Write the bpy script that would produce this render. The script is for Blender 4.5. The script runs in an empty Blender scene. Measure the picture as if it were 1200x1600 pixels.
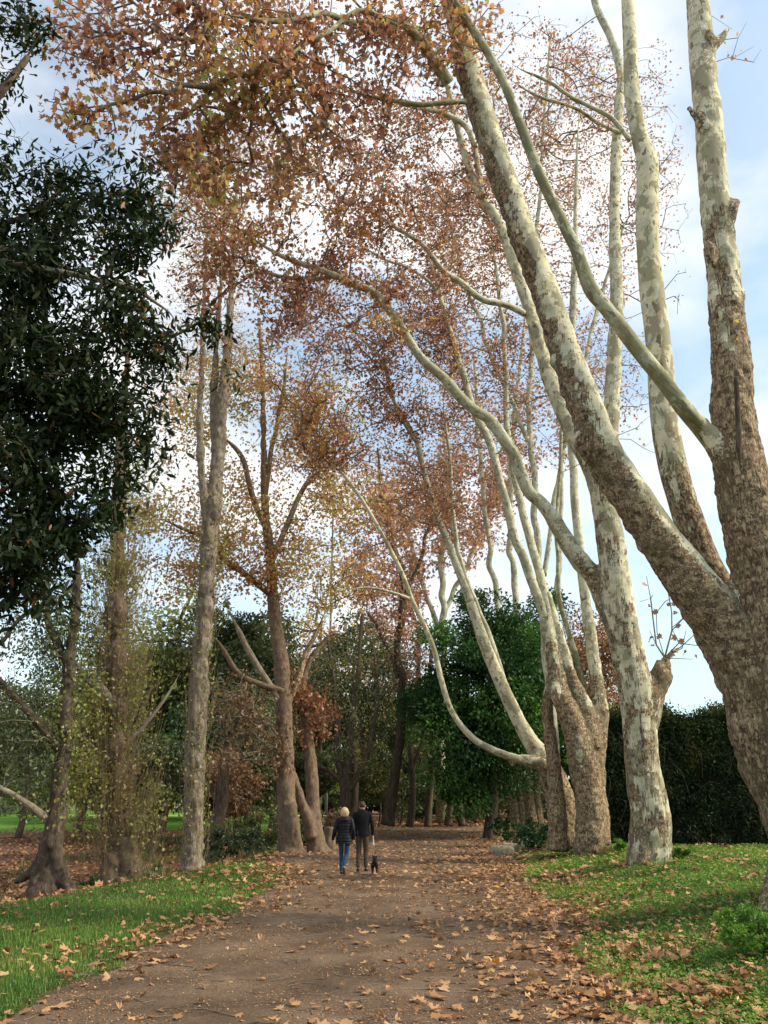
import bpy, math, random
import numpy as np
from mathutils import Vector, kdtree
R = math.radians
random.seed(7); rng = np.random.default_rng(7)
sc = bpy.context.scene; col = sc.collection

# ------------------------------------------------------------------ camera, sky, sun, exposure
F, PITCH, EYE = 1248.0, R(20.3), 1.62
cd = bpy.data.cameras.new('camera'); cam = bpy.data.objects.new('camera', cd); col.objects.link(cam)
cd.sensor_fit = 'VERTICAL'; cd.sensor_height = 36; cd.lens = 36*F/1600; cd.clip_start = .1; cd.clip_end = 3000
cam.location = (0, 0, EYE); cam.rotation_euler = (R(90)+PITCH, 0, 0); sc.camera = cam

SUN_EL, SUN_AZ = R(38), R(98)            # azimuth clockwise from the view direction (+Y)
w = bpy.data.worlds.new('World'); sc.world = w; w.use_nodes = True
nt = w.node_tree; nt.nodes.clear()
out = nt.nodes.new('ShaderNodeOutputWorld')
sky = nt.nodes.new('ShaderNodeTexSky'); sky.sky_type = 'NISHITA'; sky.sun_disc = False
sky.sun_elevation = SUN_EL; sky.sun_rotation = SUN_AZ; sky.air_density = 1.0; sky.dust_density = 1.5; sky.ozone_density = 1.2
b1 = nt.nodes.new('ShaderNodeBackground'); b1.inputs[1].default_value = .15; tn_ = nt.nodes.new('ShaderNodeMix'); tn_.data_type = 'RGBA'; tn_.blend_type = 'MULTIPLY'; tn_.inputs[0].default_value = 1; tn_.inputs[7].default_value = (.92, 1.06, .98, 1)
nt.links.new(sky.outputs[0], tn_.inputs[6]); nt.links.new(tn_.outputs[2], b1.inputs[0])
b2 = nt.nodes.new('ShaderNodeBackground'); b2.inputs[1].default_value = .65
tc = nt.nodes.new('ShaderNodeTexCoord'); mp = nt.nodes.new('ShaderNodeMapping'); mp.inputs['Scale'].default_value = (1, 1, 2.2)
mp.inputs['Location'].default_value = (.35, .1, .6)
nt.links.new(tc.outputs['Generated'], mp.inputs[0])
n1 = nt.nodes.new('ShaderNodeTexNoise'); n1.inputs['Scale'].default_value = 1.9; n1.inputs['Detail'].default_value = 7; n1.inputs['Roughness'].default_value = .52
nt.links.new(mp.outputs[0], n1.inputs['Vector'])
rp = nt.nodes.new('ShaderNodeValToRGB'); rp.color_ramp.elements[0].position = .44; rp.color_ramp.elements[0].color = (.28, .28, .28, 1)
rp.color_ramp.elements[1].position = .58; nt.links.new(n1.outputs[0], rp.inputs[0])
n2 = nt.nodes.new('ShaderNodeTexNoise'); n2.inputs['Scale'].default_value = 3.1; n2.inputs['Detail'].default_value = 5
nt.links.new(mp.outputs[0], n2.inputs['Vector'])
rc = nt.nodes.new('ShaderNodeValToRGB'); rc.color_ramp.elements[0].position = .35; rc.color_ramp.elements[0].color = (.78, .86, .96, 1)
rc.color_ramp.elements[1].position = .6; rc.color_ramp.elements[1].color = (1.0, .99, .97, 1); nt.links.new(n2.outputs[0], rc.inputs[0])
nt.links.new(rc.outputs[0], b2.inputs[0])
ms = nt.nodes.new('ShaderNodeMixShader'); nt.links.new(rp.outputs[0], ms.inputs[0]); nt.links.new(b1.outputs[0], ms.inputs[1]); nt.links.new(b2.outputs[0], ms.inputs[2])
nt.links.new(ms.outputs[0], out.inputs[0])

sl = bpy.data.lights.new('sun', 'SUN'); sl.energy = 2.6; sl.angle = R(14); sl.color = (1, .88, .70)
so = bpy.data.objects.new('sun', sl); col.objects.link(so)
sd = Vector((math.cos(SUN_EL)*math.sin(SUN_AZ), math.cos(SUN_EL)*math.cos(SUN_AZ), math.sin(SUN_EL)))
so.rotation_euler = (-sd).to_track_quat('-Z', 'Y').to_euler(); so.location = (30, 30, 40)
sc.view_settings.view_transform = 'Standard'; sc.view_settings.look = 'None'; sc.view_settings.exposure = 0.9; sc.view_settings.gamma = 1
sc.render.engine = 'CYCLES'
sc.cycles.max_bounces = 6; sc.cycles.diffuse_bounces = 4; sc.cycles.glossy_bounces = 2; sc.cycles.transmission_bounces = 4
sc.cycles.caustics_reflective = False; sc.cycles.caustics_refractive = False

# ------------------------------------------------------------------ geometry helpers
CP, SP = math.cos(PITCH), math.sin(PITCH)
def P(px, py, D):
    a, b = (px-600)/F, (800-py)/F
    t = D/(CP-b*SP)
    return np.array((a*t, D, EYE+(SP+b*CP)*t))
def Parr(px, py, D):
    a, b = (px-600)/F, (800-py)/F
    t = D/(CP-b*SP)
    return np.stack([a*t, D+0*t, EYE+(SP+b*CP)*t], 1)
def pxm(p):                       # metres per photo pixel at a point
    return (p[1]*CP+(p[2]-EYE)*SP)/F

def _h(ix, iy, iz, s):
    n = (ix*374761393+iy*668265263+iz*2147483647+s*1274126177) & 0xffffffff
    n = ((n ^ (n >> 13))*1274126177) & 0xffffffff
    n = (n ^ (n >> 16))
    return (n & 0xffff)/32767.5-1
def vnoise(p, s=0):
    p = np.asarray(p, float); i = np.floor(p).astype(np.int64); f = p-i; u = f*f*(3-2*f)
    r = 0
    for dx in (0, 1):
        for dy in (0, 1):
            for dz in (0, 1):
                wgt = (u[:, 0] if dx else 1-u[:, 0])*(u[:, 1] if dy else 1-u[:, 1])*(u[:, 2] if dz else 1-u[:, 2])
                r = r+wgt*_h(i[:, 0]+dx, i[:, 1]+dy, i[:, 2]+dz, s)
    return r
def fbm(p, s=0, o=3):
    p = np.asarray(p, float); r = 0; a = 1; t = 0
    for k in range(o):
        r = r+a*vnoise(p*2**k+k*7.3, s+k); t += a; a *= .5
    return r/t
def sm(t):
    t = np.clip(t, 0, 1); return t*t*(3-2*t)

def mesh_np(name, V, faces, mat, parent=None, origin=(0, 0, 0), smooth=False, attrs=None):
    """faces: list of (n,k) int arrays; attrs: {name: (domain, type, data)}"""
    m = bpy.data.meshes.new(name); V = np.asarray(V, np.float32)-np.asarray(origin, np.float32)
    faces = [np.asarray(f, np.int32) for f in faces if len(f)]
    li = np.concatenate([f.ravel() for f in faces]); tot = np.concatenate([np.full(len(f), f.shape[1]) for f in faces])
    st = np.concatenate([[0], np.cumsum(tot)[:-1]]).astype(np.int32)
    m.vertices.add(len(V)); m.vertices.foreach_set('co', V.ravel())
    m.loops.add(len(li)); m.loops.foreach_set('vertex_index', li)
    m.polygons.add(len(tot)); m.polygons.foreach_set('loop_start', st)
    if attrs:
        for k, (dom, typ, d) in attrs.items():
            a = m.attributes.new(k, typ, dom); a.data.foreach_set('vector' if typ == 'FLOAT_VECTOR' else 'value', np.asarray(d, np.float32).ravel())
    m.update(calc_edges=True); m.validate()
    if smooth: m.polygons.foreach_set('use_smooth', np.ones(len(m.polygons), bool))
    if mat: m.materials.append(mat)
    o = bpy.data.objects.new(name, m); col.objects.link(o)
    if parent: o.parent = parent
    else: o.location = origin
    return o
def tag(o, label=None, cat=None, group=None, kind=None):
    if label: o['label'] = label
    if cat: o['category'] = cat
    if group: o['group'] = group
    if kind: o['kind'] = kind
    return o
def empty(name, loc, label, cat, group=None):
    o = bpy.data.objects.new(name, None); col.objects.link(o); o.location = loc; o.empty_display_size = .3
    return tag(o, label, cat, group)

def resample(P0, W0, step):
    """Catmull-Rom through points (n,3) with radii"""
    P0 = np.asarray(P0, float); W0 = np.asarray(W0, float)
    A = np.vstack([2*P0[0]-P0[1], P0, 2*P0[-1]-P0[-2]]); B = np.concatenate([[W0[0]], W0, [W0[-1]]])
    pts, rad = [], []
    for i in range(len(P0)-1):
        p0, p1, p2, p3 = A[i:i+4]; n = max(2, int(np.linalg.norm(p2-p1)/step))
        t = np.linspace(0, 1, n, endpoint=False)[:, None]
        pts.append(.5*((2*p1)+(-p0+p2)*t+(2*p0-5*p1+4*p2-p3)*t**2+(-p0+3*p1-3*p2+p3)*t**3))
        rad.append(B[i+1]*(1-t[:, 0])+B[i+2]*t[:, 0])
    pts.append(P0[-1:]); rad.append(W0[-1:])
    return np.vstack(pts), np.concatenate(rad)

def tube(pts, rad, sides, cap=True, lump=0.0, seed=0, lscale=2.0):
    """returns verts, quads, capfaces, tc, s"""
    n = len(pts); T = np.gradient(pts, axis=0); T /= np.linalg.norm(T, axis=1)[:, None]+1e-9
    u = np.cross(T[0], (0, 1, 0)); 
    if np.linalg.norm(u) < .1: u = np.cross(T[0], (1, 0, 0))
    U = np.zeros((n, 3)); 
    for i in range(n):
        u = u-T[i]*u.dot(T[i]); u /= np.linalg.norm(u); U[i] = u
    Wv = np.cross(T, U); s = np.concatenate([[0], np.cumsum(np.linalg.norm(np.diff(pts, axis=0), axis=1))])
    th = np.arange(sides)*2*math.pi/sides
    c, sn = np.cos(th), np.sin(th)
    d = U[:, None, :]*c[None, :, None]+Wv[:, None, :]*sn[None, :, None]
    rr = np.repeat(rad[:, None], sides, 1)
    if lump:
        q = np.stack([np.repeat(rad[:, None], sides, 1)*c[None]*lscale/ max(rad.mean(), .05)*.5, np.repeat(rad[:, None], sides, 1)*sn[None]*lscale/max(rad.mean(), .05)*.5, np.repeat(s[:, None], sides, 1)*lscale*.45], 2).reshape(-1, 3)
        rr = rr*(1+lump*fbm(q+seed*3.7, seed, 3).reshape(n, sides))
    V = (pts[:, None, :]+d*rr[:, :, None]).reshape(-1, 3)
    tcv = np.stack([rad[:, None]*c[None], rad[:, None]*sn[None], np.repeat(s[:, None], sides, 1)], 2).reshape(-1, 3)+seed*5.3
    i = np.arange(n-1)[:, None]*sides; j = np.arange(sides)[None]; k = (j+1) % sides
    Q = np.stack([i+j, i+k, i+sides+k, i+sides+j], 2).reshape(-1, 4)
    caps = []
    if cap: caps = [np.arange(sides)[::-1][None], (np.arange(sides)+(n-1)*sides)[None]]
    return V, Q, caps, tcv, np.repeat(s, sides)

class Acc:                       # collects tubes and faces into one mesh
    def __init__(s): s.V = []; s.F = {}; s.n = 0; s.A = {}
    def add(s, V, faces, **attrs):
        for f in faces:
            f = np.asarray(f)
            if len(f): s.F.setdefault(f.shape[1], []).append(f+s.n)
        s.V.append(np.asarray(V, float)); s.n += len(V)
        for k, a in attrs.items(): s.A.setdefault(k, []).append(a)
    def build(s, name, mat, parent=None, origin=(0, 0, 0), smooth=True):
        at = {}
        for k, a in s.A.items():
            a = np.concatenate(a); at[k] = ('POINT', 'FLOAT_VECTOR' if a.ndim == 2 else 'FLOAT', a)
        return mesh_np(name, np.concatenate(s.V), [np.concatenate(f) for f in s.F.values()], mat, parent, origin, smooth, at)

# ------------------------------------------------------------------ ground relief
def ip(y, pts):
    a = np.array(pts, float); return np.interp(y, a[:, 0], a[:, 1])
def jit(y, s, a): 
    y = np.atleast_1d(np.asarray(y, float)); return a*fbm(np.stack([y*.6, 0*y+s, 0*y], 1), s, 3)
def XL(y): return ip(y, [(-60, -3.1), (7, -3.1), (10, -3.1), (13.5, -2.55), (18.5, -2.3), (24, -2.9), (28, -3.7), (34, -3.6), (45, -2.9), (60, -.6), (70, -.6)])+jit(y, 3, .35)
def XR(y): return ip(y, [(-60, 2.3), (8, 2.3), (13, 2.7), (17, 3.2), (27, 4.3), (40, 5.6), (60, 8.4), (70, 8.4)])+jit(y, 9, .35)
def XC(y): return ip(y, [(-60, -8), (8, -6.9), (15.6, -6.3), (20, -5.6), (24, -5.1), (28, -4.25), (32, -4.6), (40, -5.4), (60, -6), (90, -6)])
def hgt(x, y):
    x = np.atleast_1d(np.asarray(x, float)); y = np.atleast_1d(np.asarray(y, float)); x, y = np.broadcast_arrays(x, y)
    z = .3*sm((y-30)/30)
    z = z+.38*sm((x-ip(y, [(8, 2.3), (13, 2.7), (17, 3.2), (27, 4.3), (40, 5.6), (60, 8.4)]))/3.2)*(1-.5*sm((y-35)/20))
    z = z-1.35*sm((XC(y)-x)/3.6)*(1-sm((y-24)/26))*(1-sm((-x-22)/20))
    z = z+.12*np.exp(-((x+2.9)**2+(y-30)**2)/5)
    z = z+.55*sm((y-52)/40)+.6*sm((y-95)/60)
    q = np.stack([x, y, 0*x], 1)
    z = z-.022*np.exp(-((x+.9+.3*np.sin(y*.21))/.35)**2)-.022*np.exp(-((x-1.0+.3*np.sin(y*.17))/.4)**2)
    z = z+.07*fbm(q*.45, 5, 2)*np.clip(np.abs(x-.3)/6, .25, 1)+.018*fbm(q*2.2, 8, 2)
    return z
def gz(x, y): return float(hgt(x, y)[0])

# ------------------------------------------------------------------ materials
def M(name):
    m = bpy.data.materials.new(name); m.use_nodes = True; m.node_tree.nodes.clear(); return m, m.node_tree
def nd(nt, typ, **kw):
    n = nt.nodes.new(typ)
    for k, v in kw.items():
        if k.startswith('_'): setattr(n, k[1:], v)
        else:
            s = n.inputs[k.replace('__', ' ')] if not k.isdigit() else n.inputs[int(k)]
            if isinstance(v, bpy.types.NodeSocket): nt.links.new(v, s)
            else: s.default_value = v
    return n
def rgba(c): return (c[0], c[1], c[2], 1)
def ramp(nt, fac, stops, const=False):
    n = nt.nodes.new('ShaderNodeValToRGB'); e = n.color_ramp.elements
    while len(e) < len(stops): e.new(.5)
    for i, (p, c) in enumerate(stops):
        e[i].position = p; e[i].color = rgba(c) if hasattr(c, '__len__') else (c, c, c, 1)
    if const: n.color_ramp.interpolation = 'CONSTANT'
    nt.links.new(fac, n.inputs[0]); return n.outputs[0]
def noise(nt, vec, scale, detail=4, rough=.55, dist=0):
    n = nt.nodes.new('ShaderNodeTexNoise'); n.inputs['Scale'].default_value = scale; n.inputs['Detail'].default_value = detail
    n.inputs['Roughness'].default_value = rough; n.inputs['Distortion'].default_value = dist; nt.links.new(vec, n.inputs['Vector']); return n.outputs[0]
def mixc(nt, f, a, b):
    n = nt.nodes.new('ShaderNodeMix'); n.data_type = 'RGBA'
    for s, v in ((n.inputs[0], f), (n.inputs[6], a), (n.inputs[7], b)):
        if isinstance(v, bpy.types.NodeSocket): nt.links.new(v, s)
        else: s.default_value = rgba(v) if hasattr(v, '__len__') else v
    return n.outputs[2]
def math_(nt, op, a, b=0.0, c=0.0, clamp=False):
    n = nt.nodes.new('ShaderNodeMath'); n.operation = op; n.use_clamp = clamp
    for s, v in zip(n.inputs, (a, b, c)):
        if isinstance(v, bpy.types.NodeSocket): nt.links.new(v, s)
        else: s.default_value = v
    return n.outputs[0]
def attr(nt, name, fac=False):
    n = nt.nodes.new('ShaderNodeAttribute'); n.attribute_name = name; return n.outputs['Fac' if fac else 'Vector']
def mapv(nt, vec, scale):
    n = nt.nodes.new('ShaderNodeMapping'); n.inputs['Scale'].default_value = scale; nt.links.new(vec, n.inputs[0]); return n.outputs[0]
def finish(m, nt, color, rough=.9, spec=.3, height=None, dist=.01, strength=1.0):
    b = nt.nodes.new('ShaderNodeBsdfPrincipled'); o = nt.nodes.new('ShaderNodeOutputMaterial')
    if isinstance(color, bpy.types.NodeSocket): nt.links.new(color, b.inputs['Base Color'])
    else: b.inputs['Base Color'].default_value = rgba(color)
    if isinstance(rough, bpy.types.NodeSocket): nt.links.new(rough, b.inputs['Roughness'])
    else: b.inputs['Roughness'].default_value = rough
    b.inputs['Specular IOR Level'].default_value = spec
    if height is not None:
        bp = nt.nodes.new('ShaderNodeBump'); bp.inputs['Distance'].default_value = dist; bp.inputs['Strength'].default_value = strength
        nt.links.new(height, bp.inputs['Height']); nt.links.new(bp.outputs[0], b.inputs['Normal'])
    nt.links.new(b.outputs[0], o.inputs[0]); return m
def objc(nt): return nt.nodes.new('ShaderNodeTexCoord').outputs['Object']

def plane_bark(name, cream=(.68, .61, .42), olive=(.31, .28, .185), tan=(.50, .36, .20), scale=1.0):
    m, nt = M(name); tc = attr(nt, 'tc'); rg = attr(nt, 'rough', True)
    v = mapv(nt, tc, (1, 1, .62))
    big = noise(nt, v, 3.9*scale, 4, .58, .5)
    med = noise(nt, v, 11*scale, 3, .6, .5)
    tone = noise(nt, v, 1.6, 2)
    big = math_(nt, 'ADD', big, math_(nt, 'MULTIPLY', math_(nt, 'SUBTRACT', tone, .5), .55))
    col1 = mixc(nt, ramp(nt, big, [(.455, 1), (.47, 0)]), mixc(nt, ramp(nt, noise(nt, tc, 3.3, 3), [(.42, 0), (.6, 1)]), cream, (.50, .49, .36)), olive)
    col1 = mixc(nt, ramp(nt, med, [(.60, 0), (.615, 1)]), col1, mixc(nt, tone, tan, olive))
    col1 = mixc(nt, ramp(nt, noise(nt, mapv(nt, tc, (1, 1, .45)), 9*scale, 2, .5, .4), [(.63, 0), (.64, 1)]), col1, (.20, .165, .105))
    stain = noise(nt, tc, 2.2, 4, .6)
    col1 = mixc(nt, math_(nt, 'MULTIPLY', ramp(nt, stain, [(.45, 0), (.75, 1)]), .55), col1, (.30, .31, .17))
    speck = noise(nt, tc, 60, 3, .7)
    col1 = mixc(nt, ramp(nt, speck, [(.62, 0), (.75, .7)]), col1, (.16, .13, .09))
    vr = mapv(nt, tc, (1, 1, .55))
    fl = nd(nt, 'ShaderNodeTexVoronoi', Vector=vr, Scale=30.0, Randomness=1.0)
    fl2 = noise(nt, vr, 17, 5, .75, .8)
    rcol = ramp(nt, fl2, [(.38, (.05, .035, .025)), (.465, (.115, .074, .045)), (.50, (.24, .165, .10)), (.54, (.45, .335, .20)), (.62, (.60, .47, .29))])
    rcol = mixc(nt, math_(nt, 'MULTIPLY', fl.outputs['Color'], .25), rcol, (.27, .165, .09))
    rcol = mixc(nt, ramp(nt, noise(nt, tc, 1.3, 3), [(.55, 0), (.75, .6)]), rcol, (.22, .20, .11))
    f = math_(nt, 'ADD', math_(nt, 'MULTIPLY', rg, 1.15), math_(nt, 'MULTIPLY', math_(nt, 'SUBTRACT', noise(nt, mapv(nt, tc, (1, 1, .38)), 3.4, 6, .7, .6), .5), 3.2))
    f = ramp(nt, f, [(.56, 0), (.62, 1)])
    c = mixc(nt, f, col1, rcol)
    hs = math_(nt, 'ADD', math_(nt, 'MULTIPLY', ramp(nt, big, [(.48, 1), (.51, 0)]), .3), math_(nt, 'MULTIPLY', ramp(nt, med, [(.59, 0), (.62, 1)]), .4))
    hh = mixc(nt, f, hs, math_(nt, 'MULTIPLY', fl2, 6.0))
    return finish(m, nt, c, .85, .25, hh, .012, .9)
def rough_bark(name, a=(.06, .045, .033), b=(.17, .13, .095), c=(.33, .28, .21), vs=(1, 1, .22), sc_=16, dist=.03):
    m, nt = M(name); tc = attr(nt, 'tc'); v = mapv(nt, tc, vs)
    n = noise(nt, v, sc_, 6, .7, .5); n3 = noise(nt, tc, 1.5, 3)
    cl = ramp(nt, n, [(.3, a), (.5, b), (.7, c)]); cl = mixc(nt, ramp(nt, n3, [(.5, 0), (.75, .5)]), cl, (.15, .14, .07))
    return finish(m, nt, cl, .95, .15, n, dist, 1)
def leaf_mat(name, stops, transl=.45, gloss=.04, grough=.5):
    m, nt = M(name); t = attr(nt, 'tint', True); c = ramp(nt, t, stops)
    d = nd(nt, 'ShaderNodeBsdfDiffuse', Color=c)
    tr = nd(nt, 'ShaderNodeBsdfTranslucent', Color=c)
    s = nt.nodes.new('ShaderNodeMixShader'); s.inputs[0].default_value = transl; nt.links.new(d.outputs[0], s.inputs[1]); nt.links.new(tr.outputs[0], s.inputs[2])
    g = nd(nt, 'ShaderNodeBsdfGlossy', Color=(1, 1, 1, 1), Roughness=grough)
    s2 = nt.nodes.new('ShaderNodeMixShader'); s2.inputs[0].default_value = gloss; nt.links.new(s.outputs[0], s2.inputs[1]); nt.links.new(g.outputs[0], s2.inputs[2])
    o = nt.nodes.new('ShaderNodeOutputMaterial'); nt.links.new(s2.outputs[0], o.inputs[0]); return m

PB = plane_bark('plane_bark'); PB2 = plane_bark('plane_bark_pale', (.60, .57, .42), (.33, .32, .22), (.44, .34, .21), 1.3)
OB = plane_bark('olive_bark', (.26, .24, .13), (.19, .185, .10), (.30, .27, .16), .8)
TB = rough_bark('twig_bark', (.10, .08, .06), (.19, .16, .12), (.28, .25, .2), (1, 1, 1), 8, .004)
DB = rough_bark('dark_bark', (.028, .02, .015), (.08, .058, .042), (.17, .13, .095))
BB = rough_bark('brown_bark', (.06, .04, .028), (.17, .115, .08), (.30, .22, .155), (1, 1, .3), 18)
SHB = rough_bark('shoot_bark', (.14, .10, .06), (.27, .20, .12), (.36, .29, .18), (1, 1, 1), 8, .004)
GB = rough_bark('grey_bark', (.075, .06, .045), (.24, .195, .145), (.42, .36, .28), (1, 1, .25), 17)
L_RED = leaf_mat('leaf_russet', [(0, (.14, .048, .034)), (.3, (.34, .135, .068)), (.6, (.49, .23, .095)), (.82, (.60, .35, .11)), (.93, (.54, .42, .10)), (1, (.36, .39, .07))], .55)
L_PINK = leaf_mat('leaf_far_russet', [(0, (.20, .08, .055)), (.4, (.42, .19, .11)), (.75, (.56, .31, .16)), (1, (.62, .44, .17))], .55)
L_ORG = leaf_mat('leaf_orange', [(0, (.28, .11, .045)), (.3, (.50, .24, .075)), (.6, (.60, .36, .12)), (.8, (.52, .43, .10)), (1, (.28, .36, .07))], .55)
L_YEL = leaf_mat('leaf_yellow_green', [(0, (.20, .13, .05)), (.3, (.36, .30, .07)), (.6, (.30, .34, .06)), (1, (.14, .21, .04))], .5)
L_DARK = leaf_mat('leaf_dark_glossy', [(0, (.010, .018, .006)), (.5, (.018, .032, .010)), (.97, (.036, .050, .014)), (1, (.25, .10, .03))], .15, .011, .45)
L_EVG = leaf_mat('leaf_evergreen', [(0, (.014, .044, .012)), (.45, (.034, .095, .018)), (1, (.11, .25, .03))], .3, .03)
L_FIG = leaf_mat('leaf_fig', [(0, (.012, .042, .011)), (.5, (.030, .090, .018)), (1, (.11, .24, .03))], .3, .02)
L_OLV = leaf_mat('leaf_dull_green', [(0, (.028, .044, .014)), (.5, (.080, .108, .026)), (.85, (.19, .20, .045)), (1, (.30, .20, .06))], .35)
L_BRN = leaf_mat('leaf_dead_brown', [(0, (.10, .055, .03)), (.5, (.24, .13, .06)), (1, (.38, .22, .10))], .4)
L_HEDGE = leaf_mat('leaf_hedge', [(0, (.010, .018, .008)), (.6, (.025, .042, .014)), (.9, (.06, .08, .02)), (1, (.17, .15, .045))], .25, .008)
L_FALL = leaf_mat('leaf_fallen', [(0, (.14, .060, .030)), (.3, (.32, .155, .072)), (.7, (.47, .265, .125)), (.93, (.58, .37, .18)), (1, (.66, .34, .06))], .15, .03)
L_GRASS = leaf_mat('grass_blades', [(0, (.05, .115, .012)), (.5, (.092, .205, .018)), (.9, (.18, .30, .032)), (1, (.30, .28, .09))], .35, .03)
L_CLOV = leaf_mat('clover_leaves', [(0, (.06, .14, .015)), (.5, (.115, .255, .022)), (.92, (.19, .33, .035)), (1, (.30, .27, .08))], .35, .03)

def ground_mat(name, stops, s1, s2, dist=.03, extra=None):
    m, nt = M(name); o = objc(nt)
    a = noise(nt, o, s1, 5, .6); b = noise(nt, o, s2, 6, .7)
    c = ramp(nt, math_(nt, 'ADD', math_(nt, 'MULTIPLY', a, .55), math_(nt, 'MULTIPLY', b, .45)), stops)
    if extra:
        for (sc2, lo, hi, colr, st) in extra:
            c = mixc(nt, ramp(nt, noise(nt, o, sc2, 5, .7), [(lo, 0), (hi, st)]), c, colr)
    h = math_(nt, 'ADD', b, math_(nt, 'MULTIPLY', noise(nt, o, s2*3.1, 4, .7), .5))
    return finish(m, nt, c, .95, .15, h, dist, 1)
DIRT = ground_mat('packed_earth', [(.37, (.074, .047, .029)), (.5, (.15, .098, .062)), (.62, (.245, .17, .112))], .9, 26, .03,
                  [(150, .56, .68, (.27, .19, .13), .75), (70, .60, .70, (.05, .032, .022), .7), (2.1, .52, .72, (.075, .05, .035), .55), (330, .58, .68, (.33, .25, .18), .5)])
SOIL = ground_mat('grassy_soil', [(.35, (.035, .045, .014)), (.5, (.055, .075, .020)), (.62, (.13, .095, .052))], 1.4, 30)
WOOD = ground_mat('leafy_soil', [(.35, (.07, .038, .024)), (.5, (.15, .080, .048)), (.65, (.27, .155, .09))], 1.1, 24, .05, [(60, .55, .62, (.34, .19, .11), .8)])
LAWN = ground_mat('lawn_green', [(.35, (.09, .20, .025)), (.5, (.14, .28, .035)), (.65, (.19, .33, .05))], .25, 8, .05)
GRAVEL = ground_mat('pale_gravel', [(.35, (.36, .29, .20)), (.6, (.5, .42, .31))], 1, 20)

# ------------------------------------------------------------------ the ground, one sheet cut where its surfaces change
rows = np.unique(np.round(np.concatenate([np.arange(-40, 4, 2), np.arange(4, 20, .16), np.arange(20, 34, .3), np.arange(34, 62, .7), [62], np.arange(63, 88, 2.0), [88, 91], np.arange(94, 150, 5), np.arange(150, 900, 60)]), 3))
geo = lambda n, s, mx: np.concatenate([[0], np.cumsum(np.geomspace(s, s*mx, n))])
offs = geo(60, .22, 120)
def strip(name, ra, rb, lo, hi, mat, label, flip=1):
    ys = rows[(rows >= ra) & (rows <= rb)]
    X = []
    for y in ys:
        a, b = lo(y), hi(y); X.append((a, b))
    if lo is LEFTINF:
        X = np.array([XC(y)-offs[::-1] for y in ys])
    elif hi is RIGHTINF:
        X = np.array([XR(y)[0]+offs for y in ys])
    else:
        n = 60 if name == 'path' else 26
        X = np.array([np.linspace(float(np.ravel(a)[0]), float(np.ravel(b)[0]), n) for a, b in X])
    Y = np.repeat(ys[:, None], X.shape[1], 1); Z = hgt(X.ravel(), Y.ravel())
    V = np.stack([X.ravel(), Y.ravel(), Z], 1); c = X.shape[1]
    i = np.arange(len(ys)-1)[:, None]*c; j = np.arange(c-1)[None]
    Q = np.stack([i+j, i+j+1, i+c+j+1, i+c+j], 2).reshape(-1, 4)
    return tag(mesh_np(name, V, [Q], mat, smooth=True), label, None, None, 'structure')
def LEFTINF(y): return 0
def RIGHTINF(y): return 0
strip('path', -40, 62, XL, XR, DIRT, 'wide brown earth path strewn with leaves')
strip('grass_verge', -40, 62, XC, XL, SOIL, 'grassy soil bank left of the path')
strip('grass_bank', -40, 62, XR, RIGHTINF, SOIL, 'grassy ground right of the path under the plane trees')
strip('ditch_floor', -40, 52, LEFTINF, XC, WOOD, 'sunken leaf covered ground beyond the left bank')
ys52 = rows[rows <= 52].max()
def strip2(name, ra, rb, mat, label, left):
    ys = rows[(rows >= ra) & (rows <= rb)]
    if left: X = np.array([XC(y)-offs[::-1] for y in ys])
    else: X = np.array([np.concatenate([np.linspace(XC(y), XL(y)[0], 26), np.linspace(XL(y)[0], XR(y)[0], 60)[1:], XR(y)[0]+offs[1:]]) for y in ys])
    Y = np.repeat(ys[:, None], X.shape[1], 1); V = np.stack([X.ravel(), Y.ravel(), hgt(X.ravel(), Y.ravel())], 1); c = X.shape[1]
    i = np.arange(len(ys)-1)[:, None]*c; j = np.arange(c-1)[None]
    Q = np.stack([i+j, i+j+1, i+c+j+1, i+c+j], 2).reshape(-1, 4)
    tag(mesh_np(name, V, [Q], mat, smooth=True), label, None, None, 'structure')
strip2('lawn', ys52, 88, LAWN, 'open green lawn beyond the ditch on the left', True)
strip2('footpath', 88, 91, GRAVEL, 'pale footpath crossing the far lawn', True)
strip2('lawn', 91, 900, LAWN, 'green lawn beyond the pale footpath', True)
strip2('woodland_floor', 62, 900, WOOD, 'leafy floor of the wood past the end of the path', False)

# ------------------------------------------------------------------ leaves
def leaf_template(kind):
    if kind == 'plane':          # five pointed lobes, slightly cupped
        a = [(-.12, .0), (-.40, -.02), (-.31, .17), (-.56, .40), (-.33, .46), (-.34, .66), (-.15, .60), (-.10, .74), (0, 1.0), (.10, .74), (.15, .60), (.34, .66), (.33, .46), (.56, .40), (.31, .17), (.40, -.02), (.12, .0)]
    elif kind == 'plane_low':
        a = [(-.40, .02), (-.28, .2), (-.52, .45), (-.2, .55), (0, 1.0), (.2, .55), (.52, .45), (.28, .2), (.40, .02)]
    elif kind == 'broken':
        a = [(-.12, .0), (-.30, .05), (-.50, .42), (-.22, .40), (-.26, .66), (-.06, .62), (.05, .95), (.14, .55), (.20, .22), (.10, .0)]
    elif kind == 'long':
        a = [(-.10, .18), (-.17, .45), (-.13, .75), (0, 1.0), (.13, .75), (.17, .45), (.10, .18)]
    elif kind == 'oval':
        a = [(-.24, .3), (-.22, .7), (0, 1.0), (.22, .7), (.24, .3)]
    elif kind == 'round':
        a = [(-.4, .25), (-.4, .7), (0, 1.0), (.4, .7), (.4, .25)]
    else: a = [(-.35, .5), (0, 1.0), (.35, .5)]
    a = np.array([(0, 0)]+a); z = -.55*np.abs(a[:, 0])**1.3-.25*(a[:, 1]-.4)**2
    V = np.column_stack([a, z+.05]); n = len(a)
    T = np.array([(0, i+1, i) for i in range(1, n-1)])
    return V, T
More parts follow.
